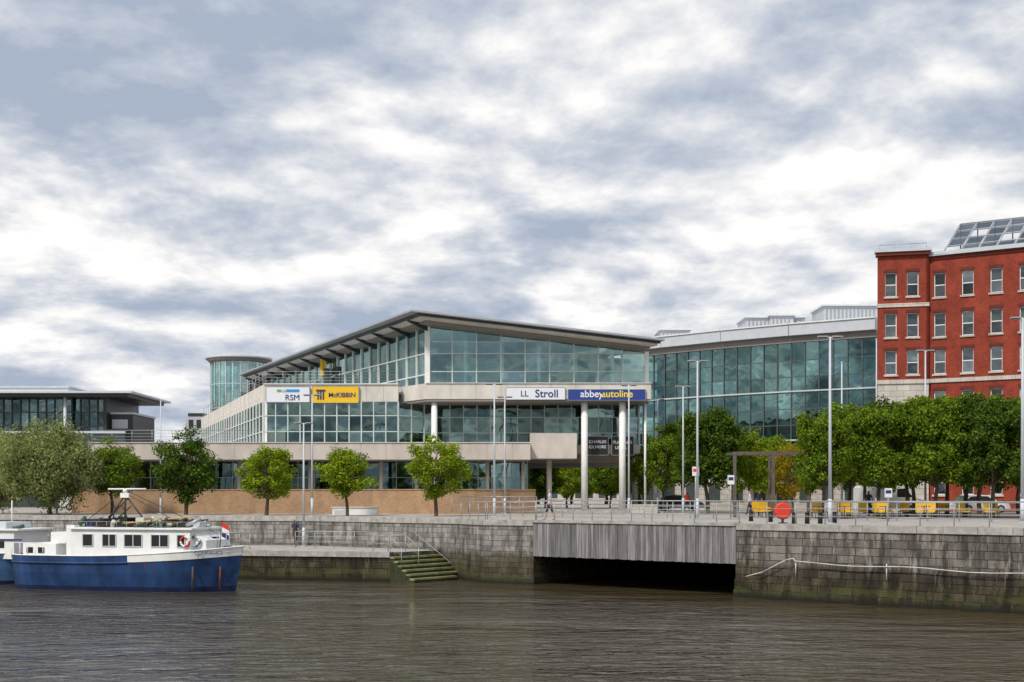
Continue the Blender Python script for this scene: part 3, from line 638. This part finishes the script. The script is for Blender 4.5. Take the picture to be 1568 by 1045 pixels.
# ------------------------------------------------------------------ street lamps
def lamp(px,ytop,d,z=GZ,arms=True,r=.075,mat='greypaint',name='street_lamp',w=.5):
    x=X(px,d); zt=Z(ytop,d); g=MB(name)
    g.cyl((x,d,z),(x,d,z+.05),.2,.2,mat,10); g.cyl((x,d,z+.05),(x,d,z+1.2),r*1.25,r*1.2,mat,10); g.cyl((x,d,z+1.2),(x,d,zt),r,r*.6,mat,10)
    if arms:
        g.cyl((x-w,d,zt-.05),(x+w,d,zt-.05),.03,.03,mat,6)
        for s_ in (-1,1):
            g.wbox((x+s_*w*.7,d),(1,0),-.24,.24,-.13,.13,zt-.03,zt+.04,'grey'); g.wbox((x+s_*w*.7,d),(1,0),-.18,.18,-.09,.09,zt-.07,zt-.032,'dark')
    else: g.ball((x,d,zt+.02),r*1.0,mat,8,5)
    return g.build()
for a in ((87,655,94),(246,613,92,GZ,False,.06),(478,605,83),(757,588,80),(773,608,94),(963,590,89),(1007,611,104),(1046,592,92),(1068,553,72),(1271,516,60,GZ,True,.085),(1289,556,84,GZ,False,.07),(1417,537,82),(1566,487,62,GZ,True,.1),(1342,520,86,GZ,False,.06),(950,640,130)): lamp(*a)
lamp(465,648,78.3,LQ)
# ------------------------------------------------------------------ plaza furniture
g=MB('steel_pergola_frame'); d=78
xs=[X(1125,d),X(1184,d-1),X(1238,d)]; ys=[d,d-1,d]; zt=Z(692,d)
for x,y in zip(xs,ys): g.box(x-.09,x+.09,y-.09,y+.09,GZ,zt-.16,'brownsteel')
g.box(X(1186,d)-.0,X(1186,d)+.12,d+1.8,d+2,GZ,zt-.16,'brownsteel')
u,L=unit((xs[0],ys[0]),(xs[2],ys[2])); g.wbox((xs[0],ys[0]),u,-.15,L+.15,-.1,.1,zt-.16,zt,'brownsteel'); g.wbox((xs[0],ys[0]+2),u,-.15,L+.15,-.1,.1,zt-.16,zt,'brownsteel')
for k in range(6): g.wbox((xs[0],ys[0]),u,L*k/5-.05,L*k/5+.05,-1.9,-.1,zt-.12,zt-.03,'brownsteel')
g.build()
def chair(px,d,mat='yellow'):
    x=X(px,d); g=MB('yellow_chair'); a=random.uniform(-.5,.5); u=(math.cos(a),math.sin(a)); o=(x,d)
    g.wbox(o,u,-.3,.3,-.3,.3,GZ+.36,GZ+.44,mat); g.wbox(o,u,-.3,.3,-.36,-.3,GZ+.36,GZ+.98,mat); 
    for sx in (-.3,.25): g.wbox(o,u,sx,sx+.05,-.28,.28,GZ+.56,GZ+.62,mat)
    for sx in (-.28,.24):
        for sy in (-.28,.24): g.wbox(o,u,sx,sx+.04,sy,sy+.04,GZ,GZ+.36,'black')
    g.build(bevel=.01)
for k,(px,d) in enumerate(((1160,78),(1170,77),(1182,80),(1250,76),(1258,75),(1290,75),(1297,74),(1322,76),(1345,75),(1352,74),(1360,76),(1384,77),(1410,74),(1417,75),(1424,74),(1445,78),(1476,75),(1515,74),(1522,75))): chair(px,d)
def table(px,d):
    x=X(px,d); g=MB('cafe_table'); g.cyl((x,d,GZ),(x,d,GZ+.03),.25,.25,'black',12); g.cyl((x,d,GZ+.03),(x,d,GZ+.72),.03,.03,'black',8); g.cyl((x,d,GZ+.72),(x,d,GZ+.75),.38,.38,'dark',16); g.build()
for px,d in ((1254,74),(1293,73),(1356,73),(1415,73),(1450,76),(1519,73)): table(px,d)
for px,d in ((1216,60),(1236,60),(1256,60),(1278,62),(1180,64),(1150,66)):
    x=X(px,d); g=MB('bollard'); g.cyl((x,d,GZ),(x,d,GZ+.5),.12,.1,'black',10); g.cyl((x,d,GZ+.5),(x,d,GZ+.56),.13,.09,'black',10); g.build()
x,y=X(1199,60.5),60.5; g=MB('lifebuoy_housing')
g.cyl((x,y+.02,GZ+.62),(x,y+.2,GZ+.62),.42,.42,'redp',28); g.cyl((x,y-.04,GZ+.62),(x,y+.02,GZ+.62),.36,.42,'redp',28); g.cyl((x,y+.1,GZ),(x,y+.1,GZ+.3),.06,.06,'dark',8); g.box(x-.2,x+.2,y-.05,y+.25,GZ,GZ+.05,'dark'); g.build()
for px,d,yt in ((1119,74,728),(1065,73,715),(1360,66,748)):
    x=X(px,d); g=MB('information_sign'); g.cyl((x,d,GZ),(x,d,Z(yt,d)),.04,.04,'grey',8); g.box(x-.2,x+.2,d-.06,d-.04,Z(yt+14,d),Z(yt,d),'whitemet'); g.box(x-.15,x+.15,d-.065,d-.06,Z(yt+8,d),Z(yt+3,d),'redp' if px==1065 else 'textblue'); g.build()
def car(px,d,L=4.3,H=1.45,W=1.75,body='white',van=False,yaw=0.0,name='parked_car'):
    e=empty(name,(X(px,d),d,GZ)); g=MB('body')
    if van: prof=[(-L/2,.35),(-L/2,H*.95),(-L/2+.1,H),(L*.22,H),(L*.36,H*.6),(L*.49,H*.48),(L/2,.35)]; win=[(L*.08,H*.60),(L*.08,H*.9),(L*.21,H*.92),(L*.33,H*.60)]
    else: prof=[(-L/2,.3),(-L*.49,.8),(-L*.42,.92),(-L*.30,H*.96),(-L*.1,H),(L*.08,H*.97),(L*.24,.95),(L*.46,.78),(L/2,.55),(L/2,.3)]; win=[(-L*.36,.95),(-L*.27,H*.90),(-L*.1,H*.93),(L*.06,H*.91),(L*.19,.95)]
    n=len(prof); P=lambda p,y:(p[0],y,p[1])
    a=[P(p,-W/2) for p in prof]; b2=[P(p,W/2) for p in prof]
    g.face(a,body); g.face(list(reversed(b2)),body)
    for i in range(n): j=(i+1)%n; g.face([a[j],a[i],b2[i],b2[j]],body if van or i not in (2,5) else 'glassB')
    g.face([(p[0],-W/2-.012,p[1]) for p in win],'black'); g.face([(p[0],W/2+.012,p[1]) for p in reversed(win)],'black')
    g.box(L*.49,L*.505,-W*.42,W*.42,.32,.5,'black'); g.box(-L*.505,-L*.49,-W*.45,-W*.3,.6,.75,'redp')
    for sx in (-.31,.32):
        for sy in (-1,1):
            c=(sx*L,sy*(W/2-.1),.32); g.cyl((c[0],c[1]-.11,c[2]),(c[0],c[1]+.11,c[2]),.32,.32,'tyre',18); g.cyl((c[0],c[1]+sy*.11,c[2]),(c[0],c[1]+sy*.125,c[2]),.19,.17,'grey',14)
    o=g.build(e); o.matrix_parent_inverse=Matrix.Identity(4); e.rotation_euler=(0,0,yaw)
car(1040,112,body='dark'); car(1360,96,4.9,2.1,1.9,'white',True,name='parked_van'); car(1500,100,body='white',yaw=.1); car(135,118,4.9,1.9,1.9,'white',True,.1,'parked_van')
# ------------------------------------------------------------------ boats
def boat(name,bow,stern,beam,sheer0,sheer1,mats,stemrake=.45,transom=.75):
    e=empty(name,((bow[0]+stern[0])/2,(bow[1]+stern[1])/2,0)); u,L=unit(stern,bow); n=(-u[1],u[0])
    W=lambda x,y,z:(stern[0]+u[0]*x+n[0]*y,stern[1]+u[1]*x+n[1]*y,z)
    ns=26; g=MB('hull'); rings=[]
    def hb(s_):
        b_=beam/2
        if s_>.72: b_*=max(.0,1-((s_-.72)/.28)**2.1)
        if s_<.12: b_*=transom+(1-transom)*math.sin(s_/.12*math.pi/2)
        return b_
    def sh(s_): return sheer0+(sheer1-sheer0)*max(0,(s_-.3)/.7)**2
    for i in range(ns+1):
        s_=i/ns; x=s_*L; row=[]
        H=sh(s_)
        for k,(fz,fb) in enumerate(((-.6,.72),(.0,.86),(.12,.88),(.5,.96),(.79,.99),(.80,1.01),(1.0,1.02))):
            z=fz if fz<0 else fz*H; xx=x-stemrake*(1-max(0,min(1,fz)))*max(0,(s_-.8)/.2)
            flare=fb if s_<.7 else fb-(.5*(s_-.7)/.3)*(1-max(0,fz))*.6
            row.append((xx,hb(s_)*flare+.02,z))
        rings.append(row)
    def hm(k,i):
        if k in (0,1): return 'bluedk'
        if k in (2,3): return mats[0]
        if k==4: return 'bluedk'
        return mats[1] if i/ns>.56 else mats[0]
    for sg in (-1,1):
        for i in range(ns):
            for k in range(6):
                q=[rings[i][k],rings[i+1][k],rings[i+1][k+1],rings[i][k+1]]; q=[W(p[0],sg*p[1],p[2]) for p in q]
                if sg>0: q.reverse()
                g.face(q,hm(k,i))
    for k in range(6):
        p,q=rings[0][k],rings[0][k+1]; g.face([W(p[0],p[1],p[2]),W(p[0],-p[1],p[2]),W(q[0],-q[1],q[2]),W(q[0],q[1],q[2])],mats[0])
        p,q=rings[ns][k],rings[ns][k+1]; g.face([W(p[0],-p[1],p[2]),W(p[0],p[1],p[2]),W(q[0],q[1],q[2]),W(q[0],-q[1],q[2])],mats[0])
    for i in range(ns):
        p,q=rings[i][6],rings[i+1][6]; dz=-.22
        g.face([W(p[0],-p[1]+.05,p[2]+dz),W(q[0],-q[1]+.03,q[2]+dz),W(q[0],q[1]-.03,q[2]+dz),W(p[0],p[1]-.05,p[2]+dz)],'greypaint')
        for sg in (-1,1):
            g.cyl(W(p[0],sg*p[1],p[2]),W(q[0],sg*q[1],q[2]),.035,.035,mats[2],6,False)
            a,b2=rings[i][4],rings[i+1][4]
            if i/ns<.56: g.cyl(W(a[0],sg*(a[1]+.03),a[2]),W(b2[0],sg*(b2[1]+.03),b2[2]),.05,.05,mats[0],6,False)
    # rust runs down the plates (thin raised scabs)
    if mats[0]=='blue':
        for k in range(14):
            i=random.randint(2,ns-4); a,b2=rings[i][4],rings[i][3]; w_=random.uniform(.012,.035)
            zf=random.uniform(.3,1); c=(a[0]+(b2[0]-a[0])*zf,a[1]+(b2[1]-a[1])*zf,a[2]+(b2[2]-a[2])*zf)
            g.face([W(a[0]-w_,-a[1]-.006,a[2]),W(a[0]+w_,-a[1]-.006,a[2]),W(c[0]+w_*.3,-c[1]-.006,c[2]),W(c[0]-w_*.3,-c[1]-.006,c[2])],'rust')
    o=g.build(e)
    return e,W,L,u
be,W,L,u=boat('canal_barge',(X(373,63.0),63.0),(X(50,66.5),66.5),4.3,1.78,2.28,('blue','white','white'))
yaw=math.atan2(u[1],u[0])
def bbox(g,x0,x1,y0,y1,z0,z1,m,zs=None):
    z1b=z1 if zs is None else zs
    g.hexa([W(x0,y0,z0),W(x1,y0,z0),W(x1,y1,z0),W(x0,y1,z0),W(x0,y0,z1),W(x1,y0,z1b),W(x1,y1,z1b),W(x0,y1,z1)],m)
bx=lambda px:(px-50)/323*L
cab=MB('cabin')
bbox(cab,bx(140),bx(318),-1.55,1.55,1.55,3.12,'white'); bbox(cab,bx(136),bx(322),-1.68,1.68,3.12,3.22,'white')
bbox(cab,bx(128),bx(140),-1.3,1.3,1.55,3.3,'white'); bbox(cab,bx(318),bx(336),-1.2,1.2,1.7,2.95,'white',2.6)
for a,b2 in ((159,173),(189,208),(222,247),(262,286),(300,310)):
    z0,z1=(2.28,2.85)
    bbox(cab,bx(a),bx(b2),-1.575,-1.55,z0,z1,'black'); bbox(cab,bx(a),bx(b2),1.55,1.575,z0,z1,'black')
    for q0,q1,r0,r1 in ((a-1.2,a,z0-.04,z1+.04),(b2,b2+1.2,z0-.04,z1+.04)): bbox(cab,bx(q0),bx(q1),-1.6,-1.551,r0,r1,'greypaint')
    bbox(cab,bx(a),bx(b2),-1.6,-1.551,z1+.001,z1+.04,'greypaint'); bbox(cab,bx(a),bx(b2),-1.6,-1.551,z0-.04,z0-.001,'greypaint')
    if b2-a>16: bbox(cab,bx((a+b2)/2)-.02,bx((a+b2)/2)+.02,-1.595,-1.576,z0,z1,'white')
bbox(cab,bx(60),bx(112),-1.3,1.3,1.5,2.35,'white'); bbox(cab,bx(100),bx(122),-1.1,1.1,2.35,2.95,'white',2.4)
for a,b2 in ((66,76),(84,94)): bbox(cab,bx(a),bx(b2),-1.33,-1.3,1.85,2.15,'black')
cab.build(be,.015)
dk=MB('deck_gear')
bbox(dk,bx(170),bx(240),-.9,.9,3.22,3.42,'black'); bbox(dk,bx(246),bx(300),-.7,.8,3.22,3.38,'tarp'); bbox(dk,bx(300),bx(316),-.5,.6,3.22,3.5,'greypaint')
bbox(dk,bx(258),bx(272),-.5,.4,3.38,3.62,'dark'); bbox(dk,bx(222),bx(234),-.6,.2,3.42,3.72,'rope'); bbox(dk,bx(144),bx(156),-.6,.5,3.22,3.6,'blue')
for i in range(60):
    px=random.uniform(132,312); y=random.uniform(-1.5,1.2); r=random.uniform(.03,.14)
    dk.cyl(W(bx(px),y,3.22+r),W(bx(px)+random.uniform(.1,.9),y+random.uniform(-.4,.4),3.22+r+random.uniform(0,.38)),r,r*.8,random.choice(('tarp','black','black','tarp','rope','rust','grey','bark','white')),8)
dk.hexa([W(bx(150),-.5,3.3),W(bx(205),-.6,3.3),W(bx(205),.6,3.3),W(bx(150),.5,3.3),W(bx(140),-.7,3.62),W(bx(212),-.75,3.72),W(bx(212),.75,3.72),W(bx(140),.7,3.62)],'dark')
dk.cyl(W(bx(196),0,3.2),W(bx(196),0,5.25),.06,.045,'dark',8); dk.cyl(W(bx(170),0,5.2),W(bx(228),0,5.2),.045,.045,'white',8); dk.ball(W(bx(196),0,5.1),.13,'white'); bbox(dk,bx(190),bx(203),-.1,.1,4.75,5.0,'white')
for a,b2 in (((196,4.9),(165,3.3)),((196,4.9),(232,3.3)),((196,5.15),(330,3.0)),((196,5.15),(120,3.1)),((196,5.0),(290,3.2)),((180,4.3),(176,3.2)),((205,3.2),(190,4.4)),((170,3.7),(200,4.7)),((176,3.4),(205,4.3))):
    dk.cyl(W(bx(a[0]),0,a[1]),W(bx(b2[0]),0,b2[1]),.02 if abs(a[0]-b2[0])>60 else .045,.02 if abs(a[0]-b2[0])>60 else .04,'dark',5)
dk.cyl(W(bx(162),-.8,3.25),W(bx(300),-.6,3.75),.04,.03,'yellow',6); dk.cyl(W(bx(250),.4,3.3),W(bx(318),.2,3.62),.05,.04,'bark',6)
for px in range(150,316,15): dk.cyl(W(bx(px),-1.6,3.22),W(bx(px),-1.6,3.52),.014,.014,'grey',5)
dk.cyl(W(bx(150),-1.6,3.52),W(bx(315),-1.6,3.52),.014,.014,'grey',5)
for px,y,m in ((312,-1.64,'redp'),(322,-1.32,'bluelt')):
    for k in range(12):
        t0=2*math.pi*k/12; t1=2*math.pi*(k+1)/12; a=W(bx(px)+.25*math.cos(t0),y,2.55+.25*math.sin(t0)); b2=W(bx(px)+.25*math.cos(t1),y,2.55+.25*math.sin(t1)); dk.cyl(a,b2,.06,.06,m if (k//3)%2 else 'white',6)
for px in (325,335,345,355,365): dk.cyl(W(bx(px),-.9*(1-max(0,(px-325)/45)**2),2.1),W(bx(px),-.9*(1-max(0,(px-325)/45)**2),2.95),.02,.02,'grey',5)
dk.tube([W(bx(px),-.9*(1-max(0,(px-325)/45)**2),2.95) for px in (325,335,345,355,365)],.022,'grey',5)
dk.cyl(W(bx(338),0,2.0),W(bx(341),0,3.6),.025,.02,'dark',5)
for k,(m) in enumerate(('redp','white','textblue')):
    dk.face([W(bx(341),0,3.5-k*.25),W(bx(350),0.12,3.3-k*.25),W(bx(350),.12,3.06-k*.25),W(bx(341),0,3.26-k*.25)],m)
bbox(dk,bx(325),bx(333),-.3,.3,2.0,2.75,'textblue'); dk.cyl(W(bx(350),-.3,2.1),W(bx(350),.3,2.1),.2,.2,'dark',10)
for px in (325,352): dk.cyl(W(bx(px),-1.75 if px==325 else -.9,1.3),W(bx(px),-1.8 if px==325 else -.95,.1),.05,.05,'rust' if px==352 else 'bark',6)
for px in (55,68,80,92,104): dk.cyl(W(bx(px),-1.95,1.6),W(bx(px),-1.95,2.4),.02,.02,'white',5)
dk.cyl(W(bx(55),-1.95,2.4),W(bx(104),-1.95,2.4),.02,.02,'white',5)
dk.build(be)
text('CONFIANCE',.25,W(bx(344),-1.50,1.98),yaw+.40,'textblue',be)
be2,W,L,u=boat('canal_barge',(X(62,68.2),68.2),(X(-170,71.5),71.5),3.8,1.65,1.75,('bluelt','bluelt','white'))
bx=lambda px:(px+170)/232*L
cab=MB('cabin'); bbox(cab,bx(-150),bx(48),-1.35,1.35,1.4,2.95,'white'); bbox(cab,bx(-154),bx(56),-1.5,1.5,2.95,3.05,'white'); bbox(cab,bx(-152),bx(60),-1.42,-1.36,2.42,2.5,'textblue')
bbox(cab,bx(-60),bx(30),-1.0,1.0,3.05,3.4,'greypaint')
for a,b2 in ((-60,-45),(-30,-15),(3,14),(22,34)): bbox(cab,bx(a),bx(b2),-1.375,-1.351,2.0,2.38,'black')
cab.build(be2,.015)
dk=MB('deck_gear'); dk.cyl(W(bx(20),0,3.4),W(bx(20),0,4.6),.04,.03,'white',6)
for px in (-20,0,40): dk.cyl(W(bx(px),-1.0,3.05),W(bx(px)+.5,-.7,3.2),.12,.1,random.choice(('tarp','bark','rope')),8)
dk.build(be2)
# ------------------------------------------------------------------ people
def skin_mesh(verts,edges,rad,root=0,sub=1):
    me=bpy.data.meshes.new('sk'); me.from_pydata(verts,edges,[]); o=bpy.data.objects.new('sk',me); scene.collection.objects.link(o)
    o.modifiers.new('s','SKIN'); 
    for i,r in enumerate(rad): me.skin_vertices[0].data[i].radius=(r,r)
    me.skin_vertices[0].data[root].use_root=True
    ss=o.modifiers.new('u','SUBSURF'); ss.levels=sub; ss.render_levels=sub
    dg=bpy.context.evaluated_depsgraph_get(); r=bpy.data.meshes.new_from_object(o.evaluated_get(dg)); bpy.data.objects.remove(o); return r
def person(x,y,z,yaw,shirt,trous,stride=.25,short=False):
    e=empty('person',(x,y,z)); s=stride
    V=[(0,0,.94),(0,0,1.12),(0,0,1.32),(0,0,1.46),(.01,0,1.53),(.03,0,1.62),(.02,0,1.69)]; Rr=[.135,.12,.145,.07,.055,.09,.07]; E=[(0,1),(1,2),(2,3),(3,4),(4,5),(5,6)]
    for sg in (-1,1):
        i=len(V); f=s*sg
        V+=[(0,sg*.1,.88),(f*.55+.03,sg*.1,.49),(f-.02,sg*.1,.09),(f+.14,sg*.11,.035)]; Rr+=[.095,.065,.045,.038]; E+=[(0,i),(i,i+1),(i+1,i+2),(i+2,i+3)]
        i=len(V); V+=[(0,sg*.19,1.40),(-f*.35-.02,sg*.24,1.12),(-f*.8+.06,sg*.25,.88)]; Rr+=[.06,.042,.03]; E+=[(2,i),(i,i+1),(i+1,i+2)]
    me=skin_mesh(V,E,Rr)
    for m in ('skin',shirt,trous,'hair','black'): me.materials.append(M[m])
    for p in me.polygons:
        c=p.center; k=1
        if c.z>1.49: k=3 if (c.z>1.68 or c.x<-.015) else 0
        elif c.z<.07: k=4
        elif c.z<.93 and abs(c.y)<.2: k=2 if (not short or c.z>.45) else 0
        elif c.z<1.18 and abs(c.y)>.19: k=0
        p.material_index=k; p.use_smooth=True
    b_=bpy.data.objects.new('body',me); scene.collection.objects.link(b_); b_.parent=e
    for sg in (-1,1):
        f=s*sg; w=Vector((-f*.8+.06,sg*.25,.87)); V=[tuple(w),tuple(w+Vector((.01,0,-.07)))]; Rr=[.026,.033]; E=[(0,1)]
        for k in range(4):
            i=len(V); dx=(k-1.5)*.02; l=(.065,.08,.075,.055)[k]; V+=[tuple(w+Vector((dx+.01,0,-.095))),tuple(w+Vector((dx+.018,-sg*.008,-.095-l*.5))),tuple(w+Vector((dx+.03,-sg*.02,-.095-l)))]; Rr+=[.009,.009,.008]; E+=[(1,i),(i,i+1),(i+1,i+2)]
        i=len(V); V+=[tuple(w+Vector((.045,-sg*.01,-.06))),tuple(w+Vector((.06,-sg*.02,-.1)))]; Rr+=[.01,.009]; E+=[(1,i),(i,i+1)]
        h=skin_mesh(V,E,Rr); h.materials.append(M['skin']); ho=bpy.data.objects.new('hand',h); scene.collection.objects.link(ho); ho.parent=e
    fm=MB('face'); fm.cyl((.11,0,1.63),(.135,0,1.605),.008,.014,'skin',6)
    for sg in (-1,1): fm.ball((.112,sg*.032,1.64),.009,'black',6,4); fm.ball((.02,sg*.092,1.62),.022,'skin',6,4)
    fm.box(.112,.118,-.022,.022,1.574,1.58,'redp'); fo=fm.build(); fo.parent=e
    e.rotation_euler=(0,0,yaw); return e
person(X(842,68),68,GZ,math.pi*.9,'shirtw','trous',.24,True)
person(X(1162,82),82,GZ,.5,'shirtd','trous',.1); person(X(1052,100),100,GZ,2,'redp','trous',.2)
person(X(452,79.0),79.0,LQ,1.0,'shirtd','trous',.1); person(X(1148,88),88,GZ,3,'shirtw','trous',.2); person(X(1330,84),84,GZ,1,'shirtd','trous',.2)
# ------------------------------------------------------------------ sky, sun, camera
world=bpy.data.worlds.new('World'); scene.world=world; world.use_nodes=True; nt=world.node_tree; nt.nodes.clear()
out=N(nt,'ShaderNodeOutputWorld'); bg=N(nt,'ShaderNodeBackground'); bg.inputs[1].default_value=.14
SE,SA=math.radians(48),math.radians(215)
sky=N(nt,'ShaderNodeTexSky',sky_type='NISHITA',sun_disc=False,sun_elevation=SE,sun_rotation=SA); nt.links.new(sky.outputs[0],bg.inputs[0])
tc=N(nt,'ShaderNodeTexCoord'); sp=N(nt,'ShaderNodeSeparateXYZ'); nt.links.new(tc.outputs['Generated'],sp.inputs[0])
def mth(op,a,b_=None,c=None):
    n=N(nt,'ShaderNodeMath',operation=op)
    for i,v in enumerate((a,b_,c)):
        if v is None: continue
        if hasattr(v,'is_output'): nt.links.new(v,n.inputs[i])
        else: n.inputs[i].default_value=v
    return n.outputs[0]
DN=.24
den=mth('ADD',mth('MAXIMUM',sp.outputs[2],0.0),DN)
cb=N(nt,'ShaderNodeCombineXYZ'); nt.links.new(mth('DIVIDE',sp.outputs[0],den),cb.inputs[0]); nt.links.new(mth('DIVIDE',sp.outputs[1],den),cb.inputs[1])
def cn(sc,det,loc,dist=.2,ro=.55,k=1.0):
    n=N(nt,'ShaderNodeTexNoise',i_Scale=sc,i_Detail=det,i_Roughness=ro,i_Distortion=dist); nt.links.new(mapping(nt,cb.outputs[0],(k,k,1),loc),n.inputs['Vector']); return n.outputs[0]
def cellc(az_,el_):
    v=Vector((az_,1,el_)).normalized(); return (v.x/(v.z+DN),v.y/(v.z+DN),0)
def heap(az_,el_,rx,ry,amt,nz):
    c=cellc(az_,el_); mp=mapping(nt,cb.outputs[0],(1/rx,1/ry,1),(-c[0]/rx,-c[1]/ry,0))
    ln=N(nt,'ShaderNodeVectorMath',operation='LENGTH'); nt.links.new(mp,ln.inputs[0])
    q=mth('ADD',ln.outputs['Value'],mth('MULTIPLY',mth('SUBTRACT',nz,.5),2.2))
    mr=N(nt,'ShaderNodeMapRange',i_1=1.15,i_2=.35,i_3=0.0,i_4=amt); mr.interpolation_type='SMOOTHSTEP'; nt.links.new(q,mr.inputs[0]); return mr.outputs[0]
fine=cn(5.0,10.0,(2,9,1),.15,.62)
def dens(k): return mth('ADD',mth('MULTIPLY',cn(1.8,12.0,(3.1,4.7,0),.1,.58,k),.74),mth('MULTIPLY',cn(.55,2.0,(8,2,5),0,.5,k),.26))
d0=dens(1.0); d1=dens(.955)
rel=mth('SUBTRACT',d0,d1)
v0=mth('ADD',d0,mth('MULTIPLY',rel,1.5))
v0=mth('ADD',v0,mth('MULTIPLY',mth('SUBTRACT',fine,.5),.16))
for h in ((.045,.165,.10,.14,.12),(-.35,.172,.16,.13,.10),(-.26,.24,.25,.1,.05),(.02,.335,.42,.30,.07),(.33,.27,.35,.2,.06),(-.33,.34,.38,.42,-.055),(-.1,.21,.5,.28,-.03),(.2,.19,.35,.2,-.02)): v0=mth('ADD',v0,heap(*h,fine))
cc=ramp(nt,v0,[(.32,(.37,.43,.54)),(.41,(.48,.53,.62)),(.48,(.60,.63,.69)),(.55,(.75,.76,.79)),(.63,(.92,.91,.90)),(.72,(1.0,.98,.96))])
bg2=N(nt,'ShaderNodeBackground'); nt.links.new(cc,bg2.inputs[0]); bg2.inputs[1].default_value=1.08
cover=ramp(nt,d0,[(.30,g3(.5)),(.36,g3(1))])
mx=N(nt,'ShaderNodeMixShader'); nt.links.new(cover,mx.inputs[0]); nt.links.new(bg.outputs[0],mx.inputs[1]); nt.links.new(bg2.outputs[0],mx.inputs[2]); nt.links.new(mx.outputs[0],out.inputs[0])
sl=bpy.data.lights.new('sun','SUN'); sl.energy=3.1; sl.angle=math.radians(7); sl.color=(1,.95,.87)
so=bpy.data.objects.new('sun',sl); scene.collection.objects.link(so)
sd=Vector((math.sin(SA)*math.cos(SE),math.cos(SA)*math.cos(SE),math.sin(SE)))
so.rotation_euler=sd.to_track_quat('Z','Y').to_euler(); so.location=(0,-20,60)
cam=bpy.data.cameras.new('camera'); co=bpy.data.objects.new('camera',cam); scene.collection.objects.link(co); scene.camera=co
co.location=(0,0,CZ); co.rotation_euler=(math.pi/2,0,0); cam.sensor_width=36; cam.lens=36*F/1568; cam.shift_y=(HY-522.5)/1568; cam.clip_end=6000; cam.clip_start=.1
scene.view_settings.view_transform='Standard'; scene.view_settings.look='None'; scene.view_settings.exposure=0
